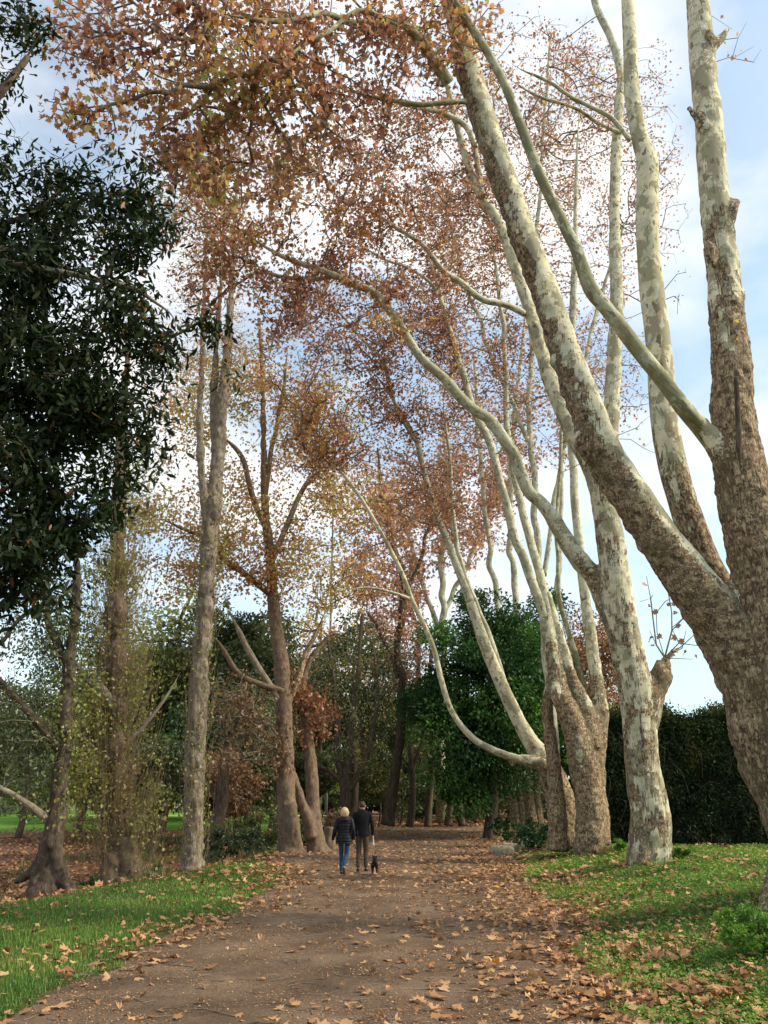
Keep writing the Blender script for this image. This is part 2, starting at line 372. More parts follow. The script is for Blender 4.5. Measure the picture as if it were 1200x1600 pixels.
def rotations(tip, n, g):
    """frames whose y axis is tip, random roll"""
    tip = tip/np.linalg.norm(tip, axis=1)[:, None]
    r = g.normal(size=(n, 3)); x = np.cross(tip, r); x /= np.linalg.norm(x, axis=1)[:, None]+1e-9
    z = np.cross(x, tip); return np.stack([x, tip, z], 2)
def leaves(name, pos, size, tint, kind, mat, parent, origin, tip=None, droop=.6, g=rng, R3=None, curl=None):
    n = len(pos); T, TF = leaf_template(kind)
    if R3 is None:
        if tip is None:
            tip = g.normal(size=(n, 3)); tip[:, 2] -= droop*1.6
        R3 = rotations(tip, n, g)
    TT = np.repeat(T[None], n, 0)*np.asarray(size)[:, None, None]
    if curl is None: curl = g.uniform(.2, 2.2, n)
    TT[:, 1:, :2] *= 1+.14*g.normal(size=(n, len(T)-1, 1))*(1 if kind.startswith('plane') else .3)
    TT[:, :, 2] *= curl[:, None]; TT[:, :, 0] *= g.uniform(.75, 1.1, n)[:, None]
    V = np.einsum('nij,nkj->nki', R3, TT)+pos[:, None, :]
    k = len(T); Fc = (TF[None]+np.arange(n)[:, None, None]*k).reshape(-1, 3)
    o = mesh_np(name, V.reshape(-1, 3), [Fc], mat, parent, origin, False, {'tint': ('FACE', 'FLOAT', np.repeat(tint, len(TF)))})
    return o

# ------------------------------------------------------------------ branch growth: every twig tip joins the nearest limb already there
def grow(src, tips, step=.45, bal=.3, jitter=.09, g=rng, sag=0.0):
    N = len(src); cap = N+len(tips)*14
    pos = np.zeros((cap, 3)); par = np.full(cap, -1); pl = np.zeros(cap); pos[:N] = src; n = N
    d0 = np.array([np.min(np.sum((src-t)**2, 1)) for t in tips]); order = np.argsort(d0)
    tipid = []
    for t in tips[order]:
        d = np.linalg.norm(pos[:n]-t, axis=1); c = d+bal*pl[:n]
        c = c+np.where(pos[:n, 2] > t[2]+.3*d, .25*d, 0)
        k = int(np.argmin(c)); dist = d[k]; m = min(12, max(1, int(dist/step)))
        a = pos[k]; prev = k; off = g.normal(size=3)*jitter*dist
        for i in range(1, m+1):
            u = i/m; q = a*(1-u)+t*u+off*math.sin(u*math.pi)+(g.normal(size=3)*jitter*.35*step if i < m else 0)
            q[2] += (.12*dist)*math.sin(u*math.pi)
            if n >= cap: break
            pos[n] = q; par[n] = prev; pl[n] = pl[prev]+np.linalg.norm(q-pos[prev]); prev = n; n += 1
        tipid.append(prev)
    pos, par = pos[:n], par[:n]; cnt = np.zeros(n)
    cnt[tipid] += 1
    for i in range(n-1, N-1, -1): cnt[par[i]] += cnt[i]
    return pos, par, cnt, N, np.array(tipid), order
def twig_mesh(name, pos, par, cnt, N, mat, parent, origin, rt=.006, ex=.42, rmax=.12):
    n = len(pos); best = np.full(n, -1); 
    for i in range(N, n):
        p = par[i]
        if best[p] < 0 or cnt[i] > cnt[best[p]]: best[p] = i
    acc = Acc(); rad = np.minimum(rmax, rt*np.maximum(cnt, 1)**ex)
    for i in range(N, n):
        p = par[i]
        if p >= N and best[p] == i: continue
        ch = [p, i]; k = i
        while best[k] >= 0: k = best[k]; ch.append(k)
        pts = pos[ch]; rr = rad[ch].copy(); rr[0] = rr[1]*1.1; rr[-1] *= .6
        sides = 6 if rr[0] > .035 else (4 if rr[0] > .012 else 3)
        V, Q, caps, tcv, s = tube(pts, rr, sides, False)
        acc.add(V, [Q], tc=tcv)
    return acc.build(name, mat, parent, origin, True)

def blob_pts(blobs, g=rng, clump=.0, cs=1.6, world=False):
    res = []
    for b in blobs:
        px, py, rx, ry, D, rD, n = b; m = int(n*1.8)
        u = g.normal(size=(m, 3)); u /= np.linalg.norm(u, axis=1)[:, None]; u *= g.random(m)[:, None]**(1/2.6)
        q = Parr(px+rx*u[:, 0], py+ry*u[:, 1], D+rD*u[:, 2])
        if clump > -1: 
            v = fbm(q/cs, 21, 2); o = np.argsort(-v+g.normal(size=m)*.25*(1-clump)); q = q[o[:n]]
        res.append(q)
    return np.vstack(res)

class Tree:
    def __init__(s, name, label, base, cat='tree', group=None):
        s.base = np.array(base, float); s.root = empty(name, tuple(base), label, cat, group); s.src = []; s.merge = []; s.seed = random.randint(0, 999)
    def path(s, spec, D=None, step=.25):
        """spec: (px, py, w[, D]) in photo pixels, w = width there"""
        D0, D1 = D if isinstance(D, tuple) else (D, D); n = len(spec); pts, rad = [], []
        for i, q in enumerate(spec):
            d = q[3] if len(q) > 3 else D0+(D1-D0)*i/(n-1)
            p = P(q[0], q[1], d); pts.append(p); rad.append(q[2]/2*pxm(p))
        return resample(pts, rad, step)
    def stem(s, spec, D=None, mode='trunk', mat=None, rough=(0, 0), rz=None, sides=None, lump=.10, step=.10, src=True, name='limb', wob=.0, under=0.0):
        s.seed += 1
        pts, rad = s.path(spec, D, step)
        if wob:
            L = np.arange(len(pts))*step; amp = wob*np.sin(np.linspace(0, math.pi, len(pts)))
            pts = pts+np.stack([fbm(np.stack([L*.9, 0*L+k*9, 0*L+s.seed], 1), k, 2) for k in range(3)], 1)*amp[:, None]
        sides = sides or int(np.clip(rad.max()*60, 8, 32))
        V, Q, caps, tcv, sl_ = tube(pts, rad, sides, True, lump, s.seed)
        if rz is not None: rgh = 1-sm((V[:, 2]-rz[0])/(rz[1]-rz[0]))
        else: rgh = rough[0]+(rough[1]-rough[0])*sl_/max(sl_.max(), .1)
        if mode == 'limb':
            nn = len(pts); tp_ = np.clip((nn-1-np.arange(nn))/(.22*nn), .12, 1); V = np.repeat(pts, sides, 0)+(V-np.repeat(pts, sides, 0))*np.repeat(tp_, sides)[:, None]
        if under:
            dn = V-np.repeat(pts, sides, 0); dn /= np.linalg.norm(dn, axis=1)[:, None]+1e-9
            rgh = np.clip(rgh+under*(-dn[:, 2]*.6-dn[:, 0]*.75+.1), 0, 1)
        if src: s.src.append(pts[::max(1, int(.4/step))])
        if mode == 'trunk': s.merge.append((V, [Q]+caps, tcv, rgh))
        else:
            a = Acc(); a.add(V, [Q]+caps, tc=tcv, rough=rgh); a.build(name, mat, s.root, s.base)
        return pts
    def knob(s, px, py, D, w, aspect=1.0, rough=.5):
        p = P(px, py, D); r = w/2*pxm(p); q = np.array([p+np.array((0, 0, -r*2.2)), p+np.array((0, 0, -r*.9)), p, p+np.array((0, 0, r*.9)), p+np.array((0, 0, r*2))])
        pts, rad = resample(q, np.array([.3, .85, 1, .85, .3])*r, r*.2)
        V, Q, caps, tcv, _ = tube(pts, rad, 14, True, .3, s.seed+int(px))
        s.merge.append((V, [Q]+caps, tcv, np.full(len(V), rough)))
    def build_trunk(s, mat, voxel=None, disp=.012, name='trunk', smooth_it=3):
        a = Acc()
        for V, Fc, t, r in s.merge: a.add(V, Fc, tc=t, rough=r)
        o = a.build(name, mat, s.root, s.base)
        if voxel:
            kd = kdtree.KDTree(a.n); AV = np.concatenate(a.V)-s.base
            for i, v in enumerate(AV): kd.insert(v, i)
            kd.balance()
            tcs = np.concatenate(a.A['tc']); rg = np.concatenate(a.A['rough'])
            md = o.modifiers.new('r', 'REMESH'); md.mode = 'VOXEL'; md.voxel_size = voxel
            m2 = o.modifiers.new('s', 'SMOOTH'); m2.iterations = smooth_it; m2.factor = .6
            dg = bpy.context.evaluated_depsgraph_get(); me = bpy.data.meshes.new_from_object(o.evaluated_get(dg))
            old = o.data; o.modifiers.clear(); o.data = me; bpy.data.meshes.remove(old)
            n = len(me.vertices); co = np.zeros(n*3, np.float32); me.vertices.foreach_get('co', co); co = co.reshape(-1, 3)
            no = np.zeros(n*3, np.float32); me.vertices.foreach_get('normal', no); no = no.reshape(-1, 3)
            T = np.zeros((n, 3)); G = np.zeros(n)
            for i in range(n):
                f = kd.find_n(co[i], 3); wt = [1/(x[2]+.01) for x in f]
                j = f[0][1]; T[i] = tcs[j]+(co[i]-AV[j]); G[i] = sum(rg[x[1]]*q for x, q in zip(f, wt))/sum(wt)
            wp = co+s.base
            d = disp*(.35+G*1.3)*fbm(wp*np.array((9, 9, 5)), 3, 3)+.02*fbm(wp*2.5, 4, 2)
            co = co+no*d[:, None]
            me.vertices.foreach_set('co', co.astype(np.float32).ravel())
            at = me.attributes.new('tc', 'FLOAT_VECTOR', 'POINT'); at.data.foreach_set('vector', T.astype(np.float32).ravel())
            at = me.attributes.new('rough', 'FLOAT', 'POINT'); at.data.foreach_set('value', G.astype(np.float32))
            if not me.materials: me.materials.append(mat)
            me.polygons.foreach_set('use_smooth', np.ones(len(me.polygons), bool)); me.update()
        return o
    def crown(s, blobs, mat, kind='plane', size=(.12, .2), per=8, spread=.28, clump=.5, cs=1.6, bal=.3, rt=.006, tmat=None, tint=(0, 1), tpow=1.0, balls=0, droop=.6, pts=None, step=.45, tname='twigs', src=None, ex=.42, jitter=.09, patch=.5):
        g = np.random.default_rng(s.seed*13+len(s.src)); tips = blob_pts(blobs, g, clump, cs) if pts is None else pts
        S = np.vstack(s.src) if src is None else src
        pos, par, cnt, N, tid, order = grow(S, tips, step, bal, jitter, g)
        n = len(tips)*per; q0 = pos[tid]; i1 = np.maximum(par[tid], 0); i2 = np.maximum(par[i1], 0); i3 = np.maximum(par[i2], 0)
        base = np.repeat(q0, per, 0)
        # leaves sit along the last pieces of each twig
        ch = np.stack([q0, pos[i1], pos[i2], pos[i3]], 1); far3 = np.linalg.norm(ch-q0[:, None], axis=2) > 2.2; ch = np.where(far3[:, :, None], q0[:, None], ch)
        u = g.random(n)*2.6; ti = np.repeat(np.arange(len(tips)), per); k0 = np.minimum(u.astype(int), 2); fr = (u-k0)[:, None]; base = ch[ti, k0]*(1-fr)+ch[ti, k0+1]*fr
        lp = base+g.normal(size=(n, 3))*spread*np.array((1, 1, .8)); lp[:, 2] -= spread*.3
        t = .5+.5*patch*np.clip(fbm(lp/2.3, 77, 2)*2.2, -1, 1)+g.normal(size=n)*.22; t = np.clip(t, 0, 1)**tpow
        t = tint[0]+(tint[1]-tint[0])*t
        lf = leaves('crown', lp, g.uniform(size[0], size[1], n), t, kind, mat, s.root, s.base, droop=droop, g=g)
        tw = twig_mesh(tname, pos, par, cnt, N, tmat or TB, lf, (0, 0, 0) if False else s.base, rt, ex)
        if balls:
            m = balls; bp = pos[g.choice(tid, m)]+g.normal(size=(m, 3))*.15; bp[:, 2] -= .12
            oc = np.array([(1, 0, 0), (-1, 0, 0), (0, 1, 0), (0, -1, 0), (0, 0, 1), (0, 0, -1)])*.018
            of = np.array([(0, 2, 4), (2, 1, 4), (1, 3, 4), (3, 0, 4), (2, 0, 5), (1, 2, 5), (3, 1, 5), (0, 3, 5)])
            V = (bp[:, None]+oc[None]).reshape(-1, 3); Fc = (of[None]+np.arange(m)[:, None, None]*6).reshape(-1, 3)
            tag(mesh_np('seed_balls', V, [Fc], BALL, s.root, s.base), kind='stuff')
        return lf
_m, _nt = M('seed_ball'); BALL = finish(_m, _nt, (.07, .045, .03), .9)

# ------------------------------------------------------------------ the plane trees on the right
def base_at(px, D, w=0): 
    p = P(px, 1340, D); return (p[0], D, gz(p[0], D)-.02)

# giant forked plane at the right edge
t = Tree('plane_tree', 'huge forked plane tree leaning in at the right edge, rough brown below, mottled cream above', base_at(1290, 12.5), 'plane tree', 'plane trees lining the right of the path')
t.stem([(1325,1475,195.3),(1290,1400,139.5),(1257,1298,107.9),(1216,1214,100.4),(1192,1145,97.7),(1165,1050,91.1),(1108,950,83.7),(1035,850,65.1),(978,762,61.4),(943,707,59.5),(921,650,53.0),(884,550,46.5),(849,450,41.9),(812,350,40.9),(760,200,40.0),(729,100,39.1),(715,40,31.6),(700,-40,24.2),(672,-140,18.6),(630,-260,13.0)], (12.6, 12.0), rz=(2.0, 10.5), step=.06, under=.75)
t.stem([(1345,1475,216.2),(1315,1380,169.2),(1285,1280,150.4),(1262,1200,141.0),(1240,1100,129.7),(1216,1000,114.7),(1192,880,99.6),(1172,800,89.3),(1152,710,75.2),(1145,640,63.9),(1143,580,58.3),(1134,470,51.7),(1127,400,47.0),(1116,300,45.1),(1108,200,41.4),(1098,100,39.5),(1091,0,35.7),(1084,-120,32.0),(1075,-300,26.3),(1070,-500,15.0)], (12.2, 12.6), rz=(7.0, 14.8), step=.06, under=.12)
t.stem([(1200,1440,34),(1218,1405,60),(1245,1370,90),(1280,1310,100)], (11.9, 12.3), rough=(.55, .8), step=.06)
t.stem([(1150,770,40),(1132,715,40),(1112,685,33),(1092,660,27)], 12.25, rough=(1, .3), step=.05, src=False)
t.stem([(1095,110,24),(1112,76,18),(1128,58,13),(1138,44,8)], 12.4, rough=(.3, .5), step=.05, src=False)
t.stem([(1108,205,22),(1088,184,13),(1076,166,7)], 12.3, rough=(.2, .5), step=.05, src=False)
t.stem([(1130,365,26),(1140,335,20),(1150,312,14)], 12.3, rough=(.6, .8), step=.05, src=False)
for k in ((1110, 60, 12.3, 16), (1092, 185, 12.3, 16), (1130, 335, 12.3, 18), (1110, 395, 12.2, 22), (915, 690, 12.25, 34), (872, 560, 12.25, 26), (796, 330, 12.2, 26), (1140, 955, 12.35, 50)): t.knob(*k, rough=.7)
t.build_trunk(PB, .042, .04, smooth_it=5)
t.stem([(1152,748,26,12.6),(1128,712,28,12.45),(1098,672,28,12.3),(1070,640,27),(1040,600,25),(1000,550,24),(950,485,23),(922,450,24),(900,390,19),(880,350,18),(842,270,17),(815,200,15),(785,125,14),(750,62,13),(722,20,12),(703,-10,11),(670,-80,9),(620,-180,7)], (12.2, 10.6), mode='limb', mat=OB, step=.08)
t.stem([(1140,930,46),(1115,900,46),(1090,850,46),(1056,750,44),(1037,650,40),(1030,550,39),(1018,450,37),(1011,350,35),(1011,255,33),(1000,215,26),(988,150,24),(985,80,22),(981,0,20),(975,-120,17),(960,-300,10)], (13.3, 14.4), mode='limb', mat=PB, rz=(3.5, 10), step=.08, under=.15)
t.stem([(1150,590,7),(1153,640,9),(1155,700,9),(1157,735,8)], 11.6, mode='limb', mat=DB, sides=8, src=False)
t.stem([(750,160,9),(720,160,8.5),(660,168,8),(610,158,7),(570,150,6),(540,135,4)], (12.2, 11.3), mode='limb', mat=OB, wob=.15)
t.stem([(700,130,20),(670,80,17),(645,45,15),(600,25,13),(540,25,11),(470,35,9),(400,25,7),(300,20,5)], (12, 9.6), mode='limb', mat=OB, wob=.2)
t.stem([(620,40,7),(560,15,8),(500,60,7),(440,95,6),(385,115,5)], (10.5, 9.6), mode='limb', mat=OB, sides=8, wob=.1)
t.crown([(330,40,290,150,10.2,1.3,520),(560,60,170,150,11.3,1.2,340),(130,50,80,60,9.4,.8,50),(100,150,50,40,9.2,.4,16),(120,190,50,25,9.2,.4,10),(190,150,80,90,9.6,.8,50),(420,220,200,120,11,1.3,330),(700,40,110,90,12,1.5,150),(300,240,90,90,10.8,1,110)],
        L_RED, 'plane', (.07, .145), 6, .13, .5, .8, rt=.0065, balls=260, droop=.7)
t.crown([(1160,60,50,60,12.5,.6,9),(1130,560,45,70,12,.4,5)], L_RED, 'plane', (.07, .12), 1, .1, 0, rt=.005, tname='twigs')
giant = t

# mottled single trunk
t = Tree('plane_tree', 'tall plane tree with one pale flaking trunk, twiggy burl on its right side', base_at(1014, 20.8), 'plane tree', 'plane trees lining the right of the path')
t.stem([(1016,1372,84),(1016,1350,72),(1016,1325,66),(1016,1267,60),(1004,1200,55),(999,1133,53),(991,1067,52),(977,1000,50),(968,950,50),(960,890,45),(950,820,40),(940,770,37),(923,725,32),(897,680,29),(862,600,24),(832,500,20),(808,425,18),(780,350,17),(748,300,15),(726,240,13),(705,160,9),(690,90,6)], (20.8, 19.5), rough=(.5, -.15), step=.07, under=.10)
t.stem([(996,1385,34),(1004,1340,40),(1010,1290,40)], (20.3, 20.6), rough=(.6, .4))
t.stem([(1046,1350,24),(1034,1325,34),(1024,1280,40)], (20.8, 20.8), rough=(.9, .6))
t.stem([(1000,1160,50),(1004,1130,54),(1012,1095,50),(1026,1066,34),(1036,1046,25),(1041,1032,15),(1042,1025,6)], 20.6, rough=(.5, .8), lump=.35, step=.05)
t.stem([(1020,1090,30),(1038,1066,22),(1048,1052,13)], 20.5, rough=(.6,.9), lump=.3, step=.05); t.knob(1032, 1055, 20.5, 24, rough=.6); t.knob(895, 690, 20.3, 16)
t.stem([(965,990,34),(950,950,34),(930,905,30),(905,875,29),(880,838,26),(858,800,24)], (20.6, 20.4), rough=(.7, .2))
t.stem([(948,800,30),(950,740,28),(955,650,25),(960,550,23),(964,470,22),(960,350,17),(962,250,16),(968,150,15)], (21.0, 21.6), rough=(.1, 0), lump=.08)
t.knob(968, 470, 21.4, 20)
t.build_trunk(PB, .05, .03)
t.stem([(868,815,23.4),(845,785,19.8),(825,765,19.8),(805,715,19.8),(790,690,18.9),(765,655,18.0),(740,638,17.1),(715,615,17.1),(695,590,15.3),(660,560,14.4),(632,520,13.5),(600,470,12.6),(578,450,12.6),(545,440,10.8),(500,422,9.9),(440,400,9.0),(390,370,6.3),(340,330,3.6)], (20.4, 17.5), mode='limb', mat=PB2, step=.08, wob=.08)
t.stem([(560,445,9.0),(530,432,8.1),(490,436,7.2),(430,430,6.3),(385,405,5.4)], (19, 18), mode='limb', mat=PB2, sides=8)
t.stem([(968,150,13.5),(970,115,12.6),(955,60,11.7),(930,5,10.8),(915,-80,8.1)], 21.6, mode='limb', mat=PB2, step=.1)
t.stem([(820,490,10.8),(790,475,10.8),(755,465,9.9),(720,440,9.9),(690,420,9.0),(655,380,7.2),(600,340,6.3),(560,320,4.5),(500,290,3.6)], (19.8, 18), mode='limb', mat=PB2, step=.1, wob=.15)
t.stem([(755,310,9.0),(735,210,9.0),(700,180,9.0),(665,170,8.1),(620,160,6.3),(560,140,4.5)], (19.6, 18), mode='limb', mat=PB2, step=.1)
t.stem([(970,208,6.3),(930,190,6.3),(890,165,5.4),(840,150,4.5),(790,120,3.6)], (21.4, 20), mode='limb', mat=PB2, sides=8, wob=.1)
t.stem([(985,220,7.2),(950,180,7.2),(900,160,6.3),(850,130,5.4),(800,100,4.5)], (20.4, 19.5), mode='limb', mat=PB2, sides=8, wob=.2)
t.crown([(480,300,200,120,18.2,1.8,440),(620,290,150,130,19,1.8,360),(340,300,120,130,17.5,1.6,230),(560,450,140,80,18.6,1.5,200),(350,430,90,80,17.4,1.2,130),(620,180,120,90,19.5,1.5,150),(850,120,130,130,21,1.8,110),(760,200,90,110,20.4,1.8,110),(430,480,90,60,18,1.2,90)],
        L_RED, 'plane', (.07, .135), 9, .17, .5, 1.0, rt=.0075, balls=420, tint=(.05, .93))
t.crown([(1030,320,60,230,21.5,.9,90),(1000,560,60,160,21,.9,50),(820,620,90,160,20.5,1,60)], L_RED, 'plane', (.06, .11), 1, .1, .2, 1, rt=.006, bal=.2, tname='twigs')
sp = P(1040, 1040, 20.6)
tips = np.array([P(a, b, 20.6+c) for a, b, c in ((1010,900,.2),(1045,870,.3),(1070,905,-.3),(1085,950,0),(1092,985,.3),(1100,1010,-.2),(1000,940,.2),(1060,930,.5),(1030,880,-.4),(1020,930,0),(1082,1030,.1),(1072,985,-.5),(1015,985,.4),(1065,1010,.2),(1050,985,-.1))])
t.crown(None, L_FALL, 'plane', (.12, .2), 2, .12, pts=tips, src=np.array([sp, sp+(0, 0, .2)]), rt=.012, bal=.9, tint=(.2, .9), jitter=.16)

# many stemmed clump
t = Tree('plane_tree', 'many stemmed plane tree with a fat forked brown base spreading into pale slender limbs', base_at(905, 27.2), 'plane tree', 'plane trees lining the right of the path')
t.stem([(884,1325,52),(881,1300,46),(876,1255,44),(864,1215,40),(848,1185,32),(830,1160,27),(810,1125,22),(790,1085,21),(775,1050,20),(755,1000,18),(735,940,16)], (28, 28), rz=(1.2, 5.0), step=.09)
t.stem([(862,1215,30),(846,1195,22),(830,1189,18),(808,1186,15)], 27.7, rough=(.8, .2))
t.stem([(873,1330,36),(872,1290,30),(869,1240,26),(864,1190,22),(858,1140,19),(856,1100,17),(860,1060,15),(864,1025,12)], 27.0, rough=(.9, .5))
t.stem([(906,1352,20.2),(918,1325,46.0),(923,1300,49.7),(922,1250,46.0),(914,1205,46.0),(906,1160,44.2),(893,1125,38.6),(878,1090,33.1),(868,1050,27.6),(861,1005,24.8),(852,960,21.2)], (26.3, 26.6), rz=(3.2, 9.5), step=.09)
t.stem([(940,1320,27.6),(932,1270,36.8),(926,1210,40.5),(930,1160,36.8),(936,1115,30.4),(932,1070,23.9),(926,1020,20.2),(920,970,18.4)], (26.6, 26.8), rz=(3.2, 8.0), step=.09)
t.stem([(926,1170,31.3),(921,1130,23.9),(913,1100,22.1),(893,1058,18.4),(880,1010,15.6),(866,965,14.7),(854,925,13.8)], (26.4, 26.6), rough=(.8, .0), step=.09)
t.knob(906, 1168, 26.1, 24); t.knob(868, 1080, 26.3, 20); t.knob(800, 1186, 27.6, 12)
t.build_trunk(PB, .06, .035)
L = lambda sp, D, mat=PB2, **k: t.stem(sp, D, mode='limb', mat=mat, step=.12, **k)
L([(735,940,13.6),(712,880,11.9),(690,820,10.2),(668,750,9.3),(650,690,8.5),(622,640,6.8),(590,590,5.1),(560,560,3.4)], (28, 27), wob=.1)
L([(790,1075,10.2),(778,1035,10.2),(762,985,8.5),(745,945,7.6),(722,880,6.8),(712,820,6.0),(700,700,5.1),(690,600,3.4)], (28.3, 29), wob=.1)
L([(812,1187,12.8),(790,1180,11.9),(762,1168,11.0),(735,1150,10.2),(708,1115,9.3),(690,1065,9.3),(678,1015,8.5),(662,975,8.5),(645,940,7.6),(628,895,6.8),(600,840,6.0),(565,780,6.0),(530,735,5.1),(480,700,3.4),(445,672,2.5)], (27.6, 25.5), mat=PB)
L([(640,935,5.2),(610,925,4.3),(575,918,3.4),(540,922,2.6)], (26.2, 25.5), sides=6)
L([(855,975,17.2),(845,945,15.5),(830,905,15.5),(817,870,14.6),(804,840,13.8),(795,800,13.8),(782,750,12.9),(765,690,12.0),(745,650,11.2),(725,590,10.3),(712,540,9.5),(700,500,8.6),(688,460,6.9),(670,400,5.2),(655,330,3.4)], (26.6, 26), wob=.08)
L([(862,1000,17.2),(855,950,15.5),(845,905,14.6),(838,880,13.8),(825,830,12.9),(812,780,12.0),(803,740,11.2),(796,690,9.5),(790,600,8.6),(785,500,7.7),(775,420,6.0),(760,330,4.3)], (26.5, 27.5), wob=.08)
L([(920,1115,10.3),(905,1042,9.5),(888,985,8.6),(874,935,7.7),(873,895,6.9),(868,820,6.0),(874,760,5.2),(880,650,5.2),(890,500,4.3),(895,350,3.4)], (26.9, 28), mat=OB, wob=.08)
L([(920,985,17.2),(915,940,16.3),(910,900,15.5),(905,850,14.6),(900,800,12.9),(895,730,12.0),(890,650,11.2),(893,560,10.3),(897,450,8.6),(900,300,6.9),(905,150,4.3)], (26.8, 27.5), wob=.05)
L([(704,510,6.0),(680,450,6.0),(640,420,5.2),(590,400,4.3),(540,370,2.6)], (26.2, 25), wob=.1)
L([(650,690,6.0),(620,640,5.2),(600,570,5.2),(560,520,4.3),(520,480,3.4),(470,470,2.6)], (27.2, 25.5), wob=.1)
t.crown([(560,580,160,140,26,2.2,560),(700,450,150,150,27,2.2,500),(480,520,90,110,25,1.6,210),(800,500,110,150,28,2,190),(500,690,90,70,25.5,1.6,140),(640,760,90,70,27,2,120),(760,300,140,140,27.5,2,260),(650,640,90,80,27,2,150)],
        L_RED, 'plane_low', (.08, .14), 10, .22, .55, 1.2, rt=.009, balls=350, tint=(.0, .84))

t.crown([(720,640,140,220,27,1.6,330),(860,480,80,260,27.6,1.5,160),(560,720,120,90,26,1.2,80)], L_RED, 'plane_low', (.07, .12), 2, .15, .2, 1.2, rt=.008, bal=.25, tint=(0, .6))
# planes farther along, seen between the near limbs
def far_plane(bx, by, label, stems, blobs, per=10, size=(.14, .22), mat=L_PINK, bark=PB2):
    t = Tree('plane_tree', label, (bx, by, gz(bx, by)-.05), 'plane tree', 'plane trees farther along the path')
    for i, s in enumerate(stems): t.stem(s, by if len(s[0]) < 4 else None, mode='trunk', rz=(2, 6), step=.2, sides=10, wob=.2)
    t.build_trunk(bark)
    t.crown(blobs, mat, 'plane_low', size, per, .34, .5, 1.8, rt=.01, tint=(0, .95), bal=.4)
    return t
def xat(px, D, py=1290): return float(P(px, py, D)[0])
far_plane(xat(822, 50), 50, 'plane tree with four leaning pale stems behind the low dark shrubs',
    [[(808,1290,20),(800,1240,13),(785,1215,9),(760,1100,8),(720,900,7),(700,780,5)], [(818,1292,20),(812,1230,13),(800,1100,10),(770,900,9),(750,700,7),(740,550,4)],
     [(830,1290,26),(825,1220,16),(820,1100,12),(800,900,10),(800,700,8),(820,500,4)], [(842,1290,18),(838,1210,11),(850,1100,9),(870,900,8),(880,700,6),(900,560,3)]],
    [(700,800,110,90,50,4,240),(820,640,130,110,50,4,200),(640,720,80,100,49,3,150),(930,560,80,120,50,3,80)])
far_plane(xat(872, 37, 1300), 37, 'slim plane tree rising behind the many stemmed clump with thin pink brown leaves',
    [[(872,1305,18),(866,1150,14),(850,1000,12),(840,850,11),(830,650,9),(835,450,7),(850,200,5),(860,60,3)], [(850,900,8),(880,700,7),(930,500,6),(975,350,4)], [(830,700,8),(770,560,7),(720,420,5),(690,300,3)], [(835,450,6),(790,300,5),(770,150,3)]],
    [(800,330,130,170,37,3,340),(720,560,120,180,37,3,240),(960,300,110,170,37,3,210),(880,150,130,120,37,3,230),(700,330,80,130,37,2.5,130),(1020,200,50,130,37,2,70),(900,600,120,120,37,3,140)], 10, (.12,.19))
far_plane(xat(690, 62), 62, 'dark stemmed plane tree closing the end of the path, crown brown and dense',
    [[(690,1285,18),(688,1150,13),(694,1000,11),(690,880,9),(700,760,6),(690,660,3)], [(690,1000,8),(650,880,7),(620,780,4)], [(692,960,8),(740,860,7),(780,760,4)]],
    [(680,800,130,100,62,5,380),(600,900,70,70,62,4,130),(760,720,90,80,62,4,160)], 14, (.2, .34))
far_plane(xat(640, 46), 46, 'straight dark plane trunk left of the path end with thin brown leaves above',
    [[(605,1290,22),(618,1200,15),(628,1100,13),(622,1000,11),(628,900,9),(600,800,6),(590,700,3)], [(622,1060,7),(600,1000,6),(575,960,4)], [(628,950,7),(660,860,6),(680,800,4)]],
    [(600,860,90,110,46,4,260),(560,780,70,80,46,3,120),(640,980,60,80,46,3,70)], 9, (.15, .24), L_PINK, DB)

# ------------------------------------------------------------------ trees on the left bank
def shoots(t, path, n, hl, mat, lmat, leafn, spread=(.1, .45), lsize=(.05, .09), name='shoots', tint=(0, 1)):
    g = np.random.default_rng(t.seed+n); acc = Acc(); LP = []
    for i in range(n):
        k = int(g.integers(0, len(path))); b = path[k]; a = g.uniform(0, 2*math.pi); rr = g.uniform(*spread); h = g.uniform(*hl)
        o = b+np.array((math.cos(a)*rr*.5, math.sin(a)*rr*.5, 0)); e = o+np.array((math.cos(a)*rr, math.sin(a)*rr, h)); m = (o+e)/2+np.array((math.cos(a)*rr*.25, math.sin(a)*rr*.25, -h*.15))+g.normal(size=3)*.04
        pts, rad = resample(np.array([o, m, e]), np.array([.008, .006, .003]), max(.15, h/5))
        V, Q, _, tcv, _ = tube(pts, rad, 3, False); acc.add(V, [Q], tc=tcv)
        q = pts[g.integers(0, len(pts), leafn)]; LP.append(q+g.normal(size=q.shape)*.05)
    acc.build(name, mat, t.root, t.base)
    LP = np.vstack(LP); v = np.clip(.5+fbm(LP/1.1, 31, 2)*.9+g.normal(size=len(LP))*.2, 0, 1)
    return leaves('ivy_leaves', LP, g.uniform(lsize[0], lsize[1], len(LP)), tint[0]+(tint[1]-tint[0])*v, 'round', lmat, t.root, t.base, g=g)

